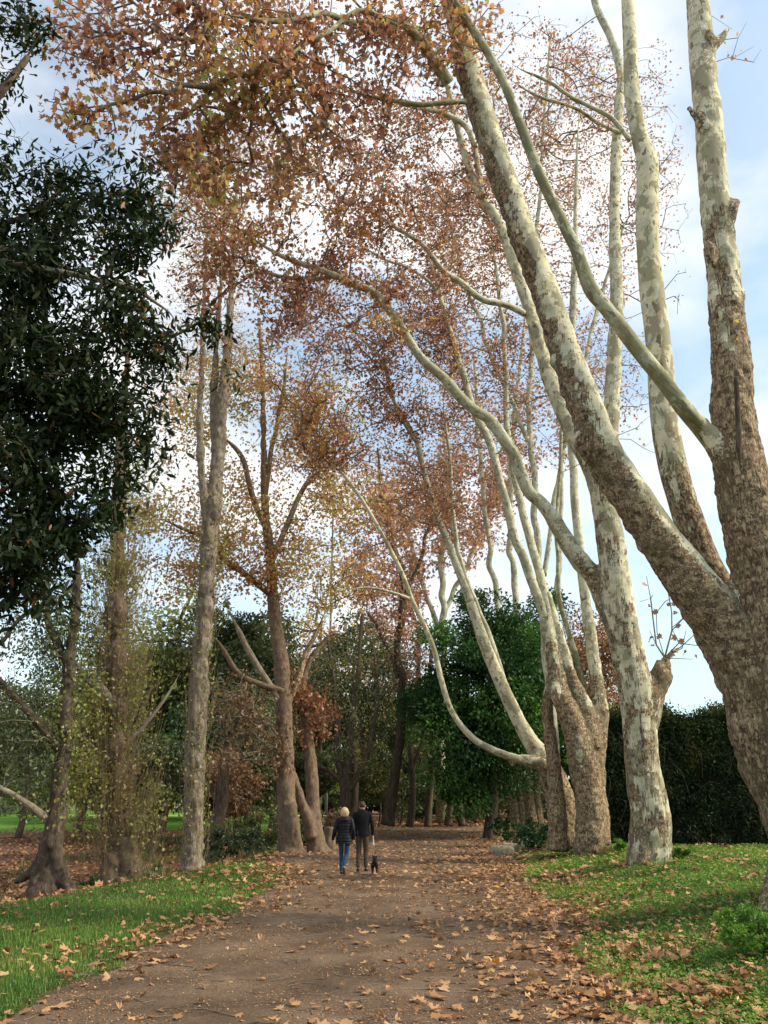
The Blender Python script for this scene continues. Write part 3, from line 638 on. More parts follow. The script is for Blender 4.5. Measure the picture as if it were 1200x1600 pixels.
G_L = 'tall trees along the left bank'
t = Tree('poplar_tree', 'tall straight poplar with ringed grey ivy wrapped trunk, forking high up on the left bank', base_at(300, 24), 'poplar tree', G_L)
pth = t.stem([(300,1372,43.0),(300,1340,32.7),(303,1280,30.1),(303,1200,30.1),(308,1120,29.2),(312,1050,27.5),(318,980,24.9),(322,920,24.1),(326,860,23.2),(334,800,21.5),(338,740,20.6),(344,680,18.1),(350,600,15.5),(357,520,12.0),(362,440,9.5),(368,330,6.0),(375,220,3.4)], (23.8, 24.5), rough=(1, 1), step=.1, lump=.10)
t.stem([(328,850,17.2),(322,800,14.6),(315,740,12.9),(312,680,11.2),(314,600,9.5),(318,500,7.7),(322,400,5.2),(326,280,2.6)], (24, 24.2), rough=(1, 1))
t.stem([(338,740,13.8),(334,640,12.0),(338,540,9.5),(345,440,6.9),(350,330,3.4)], (24.3, 24.8), rough=(1, 1))
for yy, xx, ww in ((1200,303,32.7),(1080,310,31.0),(1010,316,28.4),(915,322,26.7),(870,326,24.9),(950,320,26.7),(1140,306,31.8),(790,336,22.4)): t.knob(xx, yy, 24.0, ww, rough=1)
t.build_trunk(GB, .045, .05)
t.crown([(345,300,70,170,24.5,1.1,300),(345,500,60,120,24.5,1.0,200),(290,380,60,160,24.3,1.0,240),(250,560,50,90,24.2,.8,90),(300,560,35,100,24,.7,90),(370,520,25,100,24.6,.5,60)], L_ORG, 'oval', (.06, .10), 8, .14, .3, 1, rt=.004, tint=(.3, 1), bal=.15)
shoots(t, pth[:int(len(pth)*.4)], 480, (.4, 2.0), SHB, L_YEL, 4, (.05, .38), (.05, .10), tint=(0, .9))

t = Tree('poplar_tree', 'poplar smothered in drooping shoots and yellow green ivy, base at the lip of the ditch', base_at(185, 22), 'poplar tree', G_L)
pth = t.stem([(192,1400,65.4),(190,1365,44.7),(186,1320,34.4),(184,1250,29.2),(182,1180,25.8),(180,1100,24.1),(178,1040,22.4),(180,980,21.5),(182,920,21.5),(184,860,19.8),(186,790,20.6),(190,700,15.5),(196,600,10.3),(205,500,6.0)], (22, 22.6), rough=(1, 1), step=.1, lump=.2)
t.stem([(160,1400,30),(172,1370,34),(180,1330,36)], 21.8, rough=(1, 1)); t.stem([(218,1400,26),(205,1360,34),(194,1310,34)], 21.9, rough=(1, 1))
for yy, xx in ((1030,179),(1110,180),(960,181),(1170,182)): t.knob(xx, yy, 22.1, 36, rough=1)
t.build_trunk(BB, .05, .06)
t.stem([(180,1110,20),(155,1075,17),(135,1060,12),(118,1035,8),(108,1018,6)], (22, 21.4), mode='limb', mat=GB, rough=(1, 1))
t.stem([(180,1180,9),(228,1130,7),(262,1085,4.5),(282,1050,3)], (22, 22.4), mode='limb', mat=GB, rough=(1, 1))
shoots(t, pth[:int(len(pth)*.5)], 1100, (.5, 2.2), SHB, L_YEL, 5, (.1, .8), (.05, .10), tint=(0, .8))
t.crown([(140,1120,40,50,21.6,.6,60),(115,1190,45,50,21.4,.6,50),(225,1250,45,60,22,.8,40),(130,1250,50,50,21.6,.6,50)], L_YEL, 'round', (.05, .11), 9, .22, .3, 1, rt=.004)
t.crown([(180,760,90,90,23,1.5,60),(110,880,70,60,22.5,1,40),(240,760,60,80,23,1.2,40)], L_YEL, 'plane_low', (.08, .14), 8, .3, .4, 1.2, rt=.005, tint=(.2, 1))

t = Tree('leaning_tree', 'dark leaning tree with flared roots over the leafy ditch at the far left', base_at(70, 20.5), 'tree', G_L)
t.stem([(62,1440,90),(70,1400,60),(76,1360,42),(83,1310,32),(90,1250,27),(97,1190,26),(103,1140,22),(105,1080,19),(110,1020,17),(116,960,15),(120,900,12),(118,820,8)], (20.3, 20.8), rough=(1, 1), lump=.2)
t.stem([(122,1420,16),(106,1385,20),(92,1350,22),(84,1310,22)], 20.2, rough=(1, 1)); t.stem([(22,1380,10),(45,1366,16),(66,1345,22),(80,1305,24)], (20.6, 20.4), rough=(1, 1))
t.build_trunk(DB, .06, .06)
t.stem([(86,1290,14),(66,1276,13),(40,1258,11),(5,1238,10),(-40,1215,9)], (20.5, 19.6), mode='limb', mat=GB, rough=(1, 1), wob=.1)
t.stem([(98,1180,15),(70,1150,14),(30,1110,12),(-10,1060,10),(-50,1020,8)], (20.6, 20), mode='limb', mat=DB, rough=(1, 1), wob=.2)
t.stem([(108,1040,14),(85,990,12),(60,930,10),(40,850,8),(30,780,6)], (20.7, 20.9), mode='limb', mat=DB, rough=(1, 1), wob=.2)
t.stem([(70,945,8),(30,960,7),(0,1000,6),(-40,1010,4)], (20.9, 20), mode='limb', mat=DB, rough=(1, 1), wob=.2)
t.crown([(50,950,100,100,21,1.8,200),(110,1010,70,70,21.2,1.4,90),(30,1180,80,50,20.6,1.2,90),(0,1120,60,60,20.5,1.2,60),(70,830,90,60,21.5,1.5,90),(60,1050,60,40,21,1,30)], L_OLV, 'oval', (.07, .13), 12, .3, .5, 1.2, rt=.005, tint=(0, .8))

t.crown([(110,1150,45,70,20.8,.6,60),(90,1240,40,40,20.4,.6,30),(150,1080,30,50,21,.6,24)], L_YEL, 'round', (.05, .1), 9, .2, .3, 1, rt=.004, tint=(.1, 1), tname='shoots')
t = Tree('plane_tree', 'straight brown trunked plane with orange leaves left of the path behind the walkers', base_at(452, 31.5), 'plane tree', G_L)
t.stem([(456,1342,52.3),(454,1320,38.0),(449,1270,29.3),(447,1200,26.9),(444,1120,24.6),(441,1050,24.6),(434,1000,21.4),(428,950,19.0),(424,900,16.6),(420,850,15.0),(414,790,11.9),(412,700,9.5),(410,600,7.1),(405,500,4.8)], (31.5, 32), rough=(1, 1), step=.1)
t.stem([(478,1347,9),(468,1330,15),(459,1300,22),(452,1255,22)], 31.3, rough=(1, 1)); t.stem([(432,1345,9),(439,1325,14),(446,1295,20),(448,1255,20)], 31.5, rough=(1, 1))
t.build_trunk(BB, .06, .03)
LL = lambda sp, D, mat=BB, **k: t.stem(sp, D, mode='limb', mat=mat, rough=(1, 1), step=.14, **k)
LL([(446,1110,12),(428,1080,11),(405,1045,10),(385,1010,9),(368,975,8),(358,955,7)], (31.6, 31), mat=GB)
LL([(424,930,11),(395,905,10),(360,880,9),(325,850,7),(290,830,5),(230,800,3)], (31.8, 29.5), wob=.2)
LL([(418,830,10),(395,780,9),(378,720,8),(355,690,6),(330,680,4)], (31.8, 31), wob=.1)
LL([(424,880,10),(440,840,10),(455,800,9),(475,760,8),(500,735,6),(515,720,4)], (31.8, 32), mat=GB, wob=.1)
LL([(447,1110,10),(465,1060,10),(480,1020,9),(495,990,7),(510,950,5)], (31.7, 32), mat=OB, wob=.1)
LL([(414,780,8),(425,700,7),(440,620,6),(450,540,4)], (31.9, 32), wob=.1)
LL([(444,1080,12),(380,1060,9),(345,1010,7),(330,990,5)], (31.5, 30.5), mat=BB, wob=.1)
t.crown([(420,790,120,110,31.5,3,330),(490,890,110,60,31.5,2.5,240),(350,870,100,60,30.5,2,220),(470,700,90,90,31.5,2.5,150),(420,600,90,90,32,2.5,150),(260,780,90,80,30,2,170),(540,790,60,70,31.5,2,110),(230,900,70,50,30,2,90),(340,620,80,120,32,2,230),(520,640,70,100,32,2,130),(270,640,50,90,31,1.5,90)], L_ORG, 'plane_low', (.10, .165), 10, .30, .5, 1.8, rt=.006, tint=(.0, 1))
t.crown([(390,1130,60,60,31,1.2,80),(360,1090,50,50,30.6,1.2,50),(350,1170,50,40,30.6,1.2,40),(425,1170,22,50,31,.6,36)], L_BRN, 'plane_low', (.10, .17), 6, .25, .4, 1, rt=.009, bal=.15)

t = Tree('forked_tree', 'slim rusty trunk crossed by a leaning stem, dead orange leaves, beside the straight brown plane', base_at(495, 32.5), 'tree', G_L)
t.stem([(500,1340,42),(495,1322,30),(490,1280,23),(488,1230,21),(484,1180,19),(478,1130,17),(472,1080,14),(480,1040,10),(500,1010,7),(520,985,4)], (32.5, 33), rough=(1, 1), step=.1)
t.stem([(488,1310,22),(480,1280,18),(470,1250,15),(458,1215,13),(452,1190,9)], (32.3, 31.9), rough=(1, 1), step=.1)
t.build_trunk(BB, .06, .03)
t.crown([(480,1120,38,55,32.4,.8,60),(450,1075,30,45,32,.7,36),(505,1100,30,50,32.4,.8,26)], leaf_mat('leaf_rust', [(0, (.15, .05, .025)), (.6, (.32, .12, .045)), (1, (.42, .21, .08))], .5), 'plane_low', (.11, .18), 7, .22, .3, 1, rt=.006)

# smaller trunks in the ditch
def small_tree(name, label, px, D, stems, blobs, bark, lm, group=None, kind='oval', size=(.1, .16), per=10, spread=.35, tint=(0, 1), rt=.007, py=1320):
    x = xat(px, D, py); t = Tree(name, label, (x, D, gz(x, D)-.1), 'tree', group)
    for s in stems: t.stem(s, None if len(s[0]) > 3 else D, rough=(1, 1), step=.15, sides=12, wob=.12)
    t.build_trunk(bark); 
    if blobs: t.crown(blobs, lm, kind, size, per, spread, .5, 1.8, rt=rt, tint=tint)
    return t
small_tree('crooked_tree', 'crooked short trunk in the undergrowth behind the ivy ringed poplar', 330, 33,
    [[(322,1360,30),(330,1310,24),(345,1260,20),(352,1200,17),(350,1140,12),(335,1090,8)], [(345,1260,12),(325,1230,10),(300,1210,6)], [(350,1180,12),(375,1120,9),(395,1090,5)]],
    [(350,1120,60,50,33,2,90)], DB, L_OLV, G_L)
small_tree('dark_tree', 'thin dark tree with two bare stems left of the straight brown plane', 378, 42,
    [[(372,1330,18),(371,1280,12),(368,1220,10),(360,1140,8),(350,1080,5)], [(388,1330,17),(386,1280,11),(392,1220,9),(400,1150,7),(410,1090,4)]],
    [(380,1190,60,30,42,3,90),(400,1090,60,60,42,3,120)], DB, L_OLV, 'small dark trees behind the ditch', py=1310)
small_tree('dark_tree', 'dark stem half hidden behind the crossed rusty trunk', 432, 36,
    [[(420,1350,22),(430,1300,18),(438,1240,16),(440,1180,12),(446,1100,8)], [(402,1340,10),(420,1300,9),(436,1255,8)]],
    [(440,1120,50,50,36,2,60)], DB, L_OLV, 'small dark trees behind the ditch')
small_tree('branching_tree', 'dark tree behind the woman with limbs spreading over the lawn', 540, 44,
    [[(540,1300,26),(538,1270,20),(542,1220,16),(548,1150,12),(555,1090,9),(560,1020,6),(566,960,4)], [(541,1250,14),(530,1200,11),(526,1130,9),(520,1060,7),(512,1000,4)], [(545,1235,12),(565,1200,10),(580,1150,8),(588,1080,6),(584,1010,4)], [(536,1225,9),(515,1205,8),(490,1195,6),(470,1185,4)], [(528,1140,7),(505,1110,6),(485,1070,4)]],
    [(540,1090,70,90,44,4,190),(500,1030,60,60,44,3,120),(590,1040,50,70,44,3,90),(560,1180,60,30,44,3,70)], DB, L_OLV, 'small dark trees behind the ditch', size=(.09, .15), per=9, tint=(.1, 1))
small_tree('bent_tree', 'dark bent trunk at the path edge under the end of the wood', 648, 54,
    [[(640,1292,13),(645,1230,10),(640,1160,9),(650,1080,8),(655,1000,6),(640,940,4)], [(645,1200,6),(660,1150,5),(668,1090,4)]],
    [(650,1060,50,80,54,4,110),(630,980,50,60,54,4,70)], DB, L_BRN, 'trees at the end of the path', kind='plane_low', size=(.16, .26), per=7, spread=.6)
small_tree('bent_tree', 'pair of dark crossing trunks where the path disappears', 705, 58,
    [[(700,1290,14),(708,1230,11),(722,1170,9),(730,1090,7),(725,1000,4)], [(722,1290,12),(712,1230,10),(700,1160,8),(690,1080,6)]],
    [(720,1120,50,60,58,4,90)], DB, L_OLV, 'trees at the end of the path', kind='plane_low', size=(.16, .26), per=9, spread=.6)
small_tree('bent_tree', 'single dark trunk between the bent pair and the pale shrub at the wood edge', 668, 57,
    [[(668,1292,12),(672,1230,10),(676,1150,9),(672,1060,7),(680,980,4)]],
    [(672,1150,40,50,57,4,60)], DB, L_OLV, 'trees at the end of the path', kind='plane_low', size=(.16, .26), per=9, spread=.6)
small_tree('sapling', 'bare white stemmed sapling with a tuft of orange leaves in front of the dark wood', 768, 52,
    [[(768,1290,4),(767,1262,3.4),(765,1240,2.6),(758,1222,1.6)], [(767,1262,2.4),(775,1245,1.8),(780,1232,1.2)]],
    [(766,1238,8,9,52,.5,14)], GB, L_ORG, None, 'plane_low', (.12, .18), 4, .15, (0, .5))

# ------------------------------------------------------------------ near dark broadleaf at upper left
x0 = -6.6; t = Tree('broadleaf_evergreen', 'black green glossy leaved evergreen hanging over the upper left, its trunk outside the view', (x0, 7.6, gz(x0, 7.6)-.05), 'evergreen tree')
def W(p): 
    """pixel for nothing: world stem helper"""
    return p
tr, rd = resample(np.array([(x0, 7.6, gz(x0, 7.6)-.1), (x0, 7.7, 2.0), (x0+.1, 7.8, 4.4), (x0+.5, 8, 6.8), (x0+.9, 8.1, 9.2), (x0+1.6, 8.3, 11.5)]), np.array([.24, .2, .17, .13, .09, .04]), .1)
V, Q, caps, tcv, s_ = tube(tr, rd, 20, True, .15, 3); t.merge.append((V, [Q]+caps, tcv, np.ones(len(V)))); t.src.append(tr[12::4]); t.build_trunk(DB)
t.stem([(-110,395,14),(-40,402,12),(20,411,9),(80,422,9),(150,436,8.5),(210,452,8),(245,474,7),(268,492,6.5),(274,512,6),(266,528,5)], (7.9, 8.3), mode='limb', mat=GB, rough=(1, 1), sides=10, step=.05)
t.stem([(266,528,4.5),(282,520,4.5),(300,510,4),(325,495,3),(345,485,2)], (8.3, 8.4), mode='limb', mat=DB, rough=(1, 1), sides=8, step=.05)
t.stem([(-60,330,11),(0,350,9),(60,330,8),(90,300,6),(110,250,4)], (8.2, 8.6), mode='limb', mat=DB, rough=(1, 1), sides=8, step=.05, wob=.1)
t.stem([(60,425,8),(70,520,10),(80,640,9),(85,760,7),(80,830,4)], (8.4, 8.8), mode='limb', mat=DB, rough=(1, 1), sides=8, step=.05, wob=.15)
t.stem([(-60,560,10),(20,600,8),(100,640,6),(160,680,4)], (8.2, 8.6), mode='limb', mat=DB, rough=(1, 1), sides=8, step=.05, wob=.15)
t.crown([(70,480,170,190,8.6,1.1,720),(50,680,160,120,8.6,1.0,560),(200,560,70,130,8.3,.6,170),(10,850,70,90,8.6,.6,110),(0,950,40,60,8.6,.4,24),(150,350,110,80,8.5,.6,170),(0,400,90,140,8.6,.8,190),(225,290,50,50,8.4,.3,44),(250,350,35,40,8.4,.3,26),(50,830,90,50,8.5,.7,90),(140,790,60,50,8.5,.5,44),(30,900,60,40,8.5,.5,22),(90,930,50,40,8.6,.4,12),(215,700,50,60,8.4,.4,40)],
        L_DARK, 'long', (.08, .15), 12, .13, .6, .5, bal=.25, rt=.0035, tmat=DB, droop=.5, step=.25, tpow=1.0)
t.crown([(10,230,50,40,8.4,.4,40),(30,280,60,40,8.4,.4,44),(20,30,50,40,8.2,.3,56),(60,45,30,22,8.2,.2,16),(330,505,26,30,8.4,.2,26),(360,590,16,10,8.4,.2,4),(10,130,26,40,8.3,.3,18),(110,250,50,35,8.4,.3,16),(170,230,30,30,8.4,.3,9)],
        L_DARK, 'long', (.08, .15), 7, .11, .3, .6, bal=.2, rt=.003, tmat=DB, droop=.5, step=.2, tpow=1.0)

# ------------------------------------------------------------------ evergreens, hedge, far trees
def clump_tree(name, label, cat, base, H, Wd, mat, ncl=60, per=260, lsize=(.16, .26), group=None, z0=.12, bark=DB, kind='oval', seed=1, core=.9, tint=(0, 1), Dp=None, trunk_w=.25, shape=1.6):
    g = np.random.default_rng(seed); Dp = Dp or Wd
    root = empty(name, base, label, cat, group); b = np.array(base)
    u = g.normal(size=(ncl, 3)); u /= np.linalg.norm(u, axis=1)[:, None]; u *= g.uniform(.35, 1.0, ncl)[:, None]
    zc = H*(z0+(1-z0)*.5); c = np.stack([u[:, 0]*Wd/2, u[:, 1]*Dp/2, zc+u[:, 2]*H*(1-z0)/2], 1)
    fr = (c[:, 2]/H-z0)/(1-z0); c[:, 0] *= .75+.4*np.sin(np.clip(fr, 0, 1)*math.pi)**.6; 
    rc = g.uniform(.10, .2, ncl)*min(Wd, H)*.9
    n = ncl*per; v = g.normal(size=(n, 3)); v /= np.linalg.norm(v, axis=1)[:, None]; rr = g.uniform(.35, 1.12, n)[:, None]**.6
    ci = np.repeat(np.arange(ncl), per); lp = c[ci]+v*rr*rc[ci][:, None]*np.array((1.1, 1.1, .75))
    tipd = v+g.normal(size=(n, 3))*.8; tipd[:, 2] -= .4
    ct = g.random(ncl)[ci]; tn = tint[0]+(tint[1]-tint[0])*np.clip(.6*ct**1.5+.25*g.random(n)+.3*fbm(lp/1.5, seed, 2)+.1, 0, 1)
    lf = leaves('crown', lp+b, g.uniform(lsize[0], lsize[1], n), tn, kind, mat, root, base, tip=tipd, g=g)
    src = np.stack([np.zeros(12), np.zeros(12), np.linspace(.2, H*.8, 12)], 1)+b
    pts, rad = resample(np.array([(0, 0, -.3), (0.05*Wd, 0, H*.2), (0, 0, H*.5), (.03*Wd, 0, H*.85)])+b, np.array([trunk_w*1.3, trunk_w, trunk_w*.7, trunk_w*.2]), .4)
    V, Q, caps, tcv, s_ = tube(pts, rad, 10, True, .15, seed); a = Acc(); a.add(V, [Q]+caps, tc=tcv, rough=np.ones(len(V)))
    a.build('trunk', bark, root, base)
    pos, par, cnt, N, tid, order = grow(src, c+b, H/10, .3, .1, g); twig_mesh('branches', pos, par, cnt, N, bark, root, base, .004*min(H, 10), .45, .03*min(H, 10))
    return root
def copy_tree(r, loc, rz, s, label, group=None):
    def cp(o, par):
        c = o.copy(); col.objects.link(c)
        if par: c.parent = par
        for ch in o.children: cp(ch, c)
        return c
    c = cp(r, None); c.location = loc; c.rotation_euler = (0, 0, rz); c.scale = (s, s, s); c['label'] = label
    if group: c['group'] = group
    return c
fx = xat(765, 43, 1290)
clump_tree('fig_tree', 'big dense dark green evergreen behind the curved plane limb at the path end', 'evergreen tree', (fx, 44, gz(fx, 44)), 13.2, 8.2, L_FIG, 150, 420, (.14, .24), None, .07, seed=4, tint=(0, 1), Dp=6.5, shape=1)
fx = xat(838, 49, 1290)
clump_tree('fig_tree', 'second dark green evergreen showing right of the slender clump limbs', 'evergreen tree', (fx+1.2, 50, gz(fx, 50)), 14.6, 7, L_FIG, 90, 340, (.16, .26), None, .1, seed=5, tint=(0, .8))

def hedge():
    g = np.random.default_rng(11); xs0, xs1 = xat(938, 31), 24.0; y = 31.0; Hh = 4.7; z0 = gz(9, 31)
    root = empty('hedge', ((xs0+xs1)/2, y, z0), 'tall clipped dark hedge wall behind the plane trunks on the right', 'hedge'); b = ((xs0+xs1)/2, y, z0)
    # lumpy dark core added to block the sky, standing in for inner stems
    nx, nz = 150, 34; X, Z = np.meshgrid(np.linspace(xs0, xs1, nx), np.linspace(0, 1, nz), indexing='ij')
    top = Hh+.4*vnoise(np.stack([X.ravel()*.7, 0*X.ravel(), 0*X.ravel()], 1), 4).reshape(X.shape)+.12*np.sin(X*2.1)
    def face(sy): 
        d = (.85-.45*Z**3)+.45*fbm(np.stack([X.ravel()*1.1, Z.ravel()*4, 0*X.ravel()+sy], 1), 6, 3).reshape(X.shape)
        return np.stack([X.ravel(), (y+sy*d).ravel(), (z0-.1+Z*(top-.2)).ravel()], 1)
    Fv, Bv = face(-1), face(1); n = nx*nz; i = np.arange(nx-1)[:, None]*nz; j = np.arange(nz-1)[None]
    Q1 = np.stack([i+j, i+nz+j, i+nz+j+1, i+j+1], 2).reshape(-1, 4); Q2 = Q1[:, ::-1]+n
    k = np.arange(nx-1)*nz+nz-1; Qt = np.stack([k, k+nz, k+nz+n, k+n], 1)
    kl = np.arange(nz-1); Ql = np.stack([kl, kl+1, kl+1+n, kl+n], 1); kr = kl+(nx-1)*nz; Qr = np.stack([kr, kr+n, kr+1+n, kr+1], 1)
    mm, nt = M('hedge_inner'); o = objc(nt); mat = finish(mm, nt, ramp(nt, noise(nt, mapv(nt, o, (1, 1, .3)), 14, 5, .7), [(.4, (.012, .014, .008)), (.6, (.05, .042, .025))]), .95, .1, noise(nt, o, 18, 4), .05)
    mesh_np('stems', np.vstack([Fv, Bv]), [Q1, Q2, Qt, Ql, Qr], mat, root, b)
    n = 80000; u = g.random(n); zz = g.random(n)**.8; X1 = xs0+u*(xs1-xs0); tp = Hh+.4*vnoise(np.stack([X1*.7, 0*X1, 0*X1], 1), 4)+.12*np.sin(X1*2.1)
    d = (.85-.45*zz**3)+.45*fbm(np.stack([X1*1.1, zz*4, 0*X1-1], 1), 6, 3)+np.abs(g.normal(size=n))*.10+.12*fbm(np.stack([X1*3, zz*12, 0*X1], 1), 9, 2)
    lp = np.stack([X1, y-d, z0+zz*(tp-.15)], 1)
    m = 28000; X2 = xs0+g.random(m)*(xs1-xs0); tp = Hh+.4*vnoise(np.stack([X2*.7, 0*X2, 0*X2], 1), 4)+.12*np.sin(X2*2.1)
    l2 = np.stack([X2, y+g.uniform(-.7, .7, m), z0+tp-.28+np.abs(g.normal(size=m))*.22+.55*np.clip(vnoise(np.stack([X2*2.5, 0*X2, 0*X2], 1), 2), 0, 1)*g.random(m)], 1)
    q = 6000; l3 = np.stack([np.full(q, xs0)-np.abs(g.normal(size=q))*.12, y+g.uniform(-.8, .8, q), z0+g.random(q)*Hh], 1)
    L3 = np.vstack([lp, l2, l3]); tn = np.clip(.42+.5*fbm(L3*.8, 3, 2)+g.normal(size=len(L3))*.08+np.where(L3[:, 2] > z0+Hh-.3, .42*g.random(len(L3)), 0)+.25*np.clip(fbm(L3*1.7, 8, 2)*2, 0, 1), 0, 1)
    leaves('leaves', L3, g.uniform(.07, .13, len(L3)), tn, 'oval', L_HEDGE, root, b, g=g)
    acc = Acc()
    for i in range(120):
        px_ = g.uniform(xs0, xs1); zt = g.uniform(.4, 4.2); p0 = np.array((px_, y-.95, z0+zt)); p1 = p0+np.array((g.normal()*.4, -.25, -g.uniform(.2, 1.2))); pm = (p0+p1)/2+np.array((g.normal()*.15, -.25, .25))
        pts, rad = resample(np.array([p0, pm, p1]), np.array([.009, .007, .004]), .15); V, Q, _, tcv, _ = tube(pts, rad, 3, False); acc.add(V, [Q], tc=tcv)
    acc.build('dry_stems', DB, root, b)
hedge()
bx = xat(944, 36, 1180)
clump_tree('bush', 'tall yellow green bush showing between the clump and the single pale trunk', 'bush', (bx, 36, gz(bx, 36)), 7.2, 2.6, L_YEL, 40, 160, (.08, .14), None, .05, seed=21, tint=(.55, 1))
bx = xat(935, 46, 1180)
clump_tree('maple_tree', 'round crowned tree with pinkish brown leaves behind the yellow green bush', 'tree', (bx, 46, gz(bx, 46)), 12.5, 5.5, L_FALL, 60, 240, (.12, .2), None, .35, seed=22, tint=(.2, .7))

# low plants
def bushlet(name, label, px, D, h, wd, mat, seed, group=None, ls=(.07, .13), kind='oval', per=130, ncl=26, tint=(0, 1), py=1300, dp=None):
    x = xat(px, D, py); return clump_tree(name, label, 'bush', (x, D, gz(x, D)), h, wd, mat, ncl, per, ls, group, .0, kind=kind, seed=seed, tint=tint, trunk_w=.02, Dp=dp or wd)
bushlet('shrub', 'low spreading dark green shrub at the foot of the many stemmed plane', 842, 34, .95, 2.1, L_EVG, 31, 'low shrubs right of the path', tint=(0, .5))
bushlet('shrub', 'low dark green shrub farther back beside the four leaning stems', 800, 42, 1.1, 2.4, L_EVG, 32, 'low shrubs right of the path', tint=(0, .45))
bushlet('shrub', 'small leafy green tuft at the right foot of the many stemmed plane', 962, 26, .4, .7, L_CLOV, 33, 'green tufts on the bank', ls=(.03, .06), ncl=14)
bushlet('shrub', 'small leafy green tuft against the right side of the single pale trunk', 1062, 20.6, .35, .6, L_CLOV, 34, 'green tufts on the bank', ls=(.03, .06), ncl=14, py=1350)
bushlet('shrub', 'leafy green mound of weeds by the pale root at the right edge', 1190, 9.4, .42, 1.1, L_CLOV, 35, 'green tufts on the bank', ls=(.025, .05), ncl=40, per=150, py=1490)
bushlet('brush', 'pale twiggy brown brush heap standing at the end of the path', 735, 60, 4.6, 3.0, L_BRN, 36, ls=(.14, .22), per=110, tint=(0, .5))
lab = ['dark green bush at the foot of the ivy covered poplar', 'bush of mixed green between the poplars in the ditch', 'green undergrowth bush behind the ringed poplar', 'tangled bush between the brown plane and the ditch', 'brown tangled bush left of the blonde woman', 'green bush behind the crossed rusty trunk']
for i, (px, D, h, wd, m_, tt) in enumerate([(158, 24, 1.2, 1.5, L_EVG, (0, .9)), (245, 27, 1.0, 1.8, L_OLV, (0, .9)), (355, 29.5, 1.3, 2.6, L_OLV, (0, .7)), (405, 34, 1.6, 2.4, L_OLV, (0, 1)), (528, 38, 1.5, 1.6, L_BRN, (0, .6)), (470, 37, 1.5, 2.6, L_OLV, (0, .9))]):
    bushlet('bush', lab[i], px, D, h, wd, m_, 40+i, 'undergrowth bushes in the ditch', tint=tt, py=1330)

for i, (px, D, h, wd, m_, tt, lb) in enumerate([(238, 38, 5.2, 3.4, L_OLV, (0, .8), 'tall dark green bush between the two poplars'), (345, 40, 4.6, 3.6, L_BRN, (0, .8), 'tall rusty bush between the ringed poplar and the brown plane'), (285, 44, 6.5, 4.5, L_EVG, (0, .6), 'deep green bush tree behind the ringed poplar'),
        (400, 43, 5.4, 3.6, L_OLV, (0, 1), 'tall olive bush left of the brown plane trunk'), (475, 46, 4.6, 3.0, L_OLV, (.1, 1), 'olive bush behind the crossed rusty trunk'), (590, 60, 5.5, 4.2, L_OLV, (.1, 1), 'yellow green bush behind the walking man'), (62, 66, 6.0, 8, L_OLV, (0, .9), 'broad dark bush on the lawn past the leaning tree'), (625, 63, 8, 4.5, L_OLV, (0, .8), 'tall bush among the dark trunks left of the path end'), (150, 44, 4.6, 4.5, L_OLV, (0, .9), 'dark bush behind the ivy covered poplar')]):
    x = xat(px, D, 1300); clump_tree('bush', lb, 'bush', (x, D, gz(x, D)), h, wd, m_, 34, 190, (.13, .22), 'tall bushes beyond the ditch', .28 if D < 62 else .05, seed=70+i, tint=tt, trunk_w=.07)
def golden(px, D, H, wd, lb, m_, seed, per, z0=.3, tt=(.2, 1)):
    x = xat(px, D, 1290); return clump_tree('autumn_tree', lb, 'tree', (x, D, gz(x, D)), H, wd, m_, 90, per, (.2, .32), 'thin golden trees beyond the ditch', z0, seed=seed, tint=tt, trunk_w=.22, bark=BB)
golden(560, 68, 19.5, 8, 'thin golden brown tree rising behind the branching tree', L_PINK, 81, 60)
golden(490, 58, 17, 7, 'loose golden tree between the brown plane and the walkers', L_ORG, 82, 45)
golden(250, 50, 15.5, 7, 'loose yellow green tree behind the ringed poplar', L_YEL, 83, 50)
golden(120, 52, 14, 7, 'loose olive green tree behind the ivy covered poplar', L_YEL, 84, 50)
# dark wood closing the view, each tree its own object
kinds = [clump_tree('evergreen_tree', 'broad dark evergreen at the edge of the far lawn behind the poplars', 'tree', (-23, 74, gz(-23, 74)), 15, 13, L_OLV, 80, 200, (.3, .5), 'trees beyond the lawn', .04, seed=51, tint=(0, .75), trunk_w=.35),
         clump_tree('evergreen_tree', 'tall narrow dark tree beyond the lawn between the poplar and the brown plane', 'tree', (-13.5, 70, gz(-13.5, 70)), 17, 10, L_EVG, 80, 200, (.28, .45), 'trees beyond the lawn', .1, seed=52, tint=(0, .55), trunk_w=.35),
         clump_tree('autumn_tree', 'loose yellowing tree beyond the lawn with sky showing through', 'tree', (-30, 100, gz(-30, 100)), 15, 12, L_YEL, 70, 110, (.3, .5), 'trees beyond the lawn', .2, seed=53, tint=(0, .9), trunk_w=.35),
         clump_tree('round_bush', 'low round dark bush on the far edge of the lawn', 'bush', (-12, 112, gz(-12, 112)), 4.2, 8, L_OLV, 40, 130, (.25, .4), 'bushes beyond the lawn', 0, seed=54, tint=(0, .8), trunk_w=.1)]
kinds.append(clump_tree('evergreen_tree', 'wide dark evergreen filling the gap between the ringed poplar and the straight brown plane', 'tree', (xat(345, 50, 1290), 50, gz(xat(345, 50, 1290), 50)), 14.0, 8.5, L_OLV, 90, 260, (.2, .34), 'trees beyond the ditch', .2, seed=57, tint=(0, .85), trunk_w=.3))
kinds.append(clump_tree('evergreen_tree', 'airy dark green tree crowning over the walkers beyond the ditch', 'tree', (xat(545, 56, 1290), 56, gz(xat(545, 56, 1290), 56)), 13.8, 7.5, L_OLV, 60, 150, (.18, .3), 'trees beyond the ditch', .38, seed=58, tint=(0, .9), trunk_w=.25))
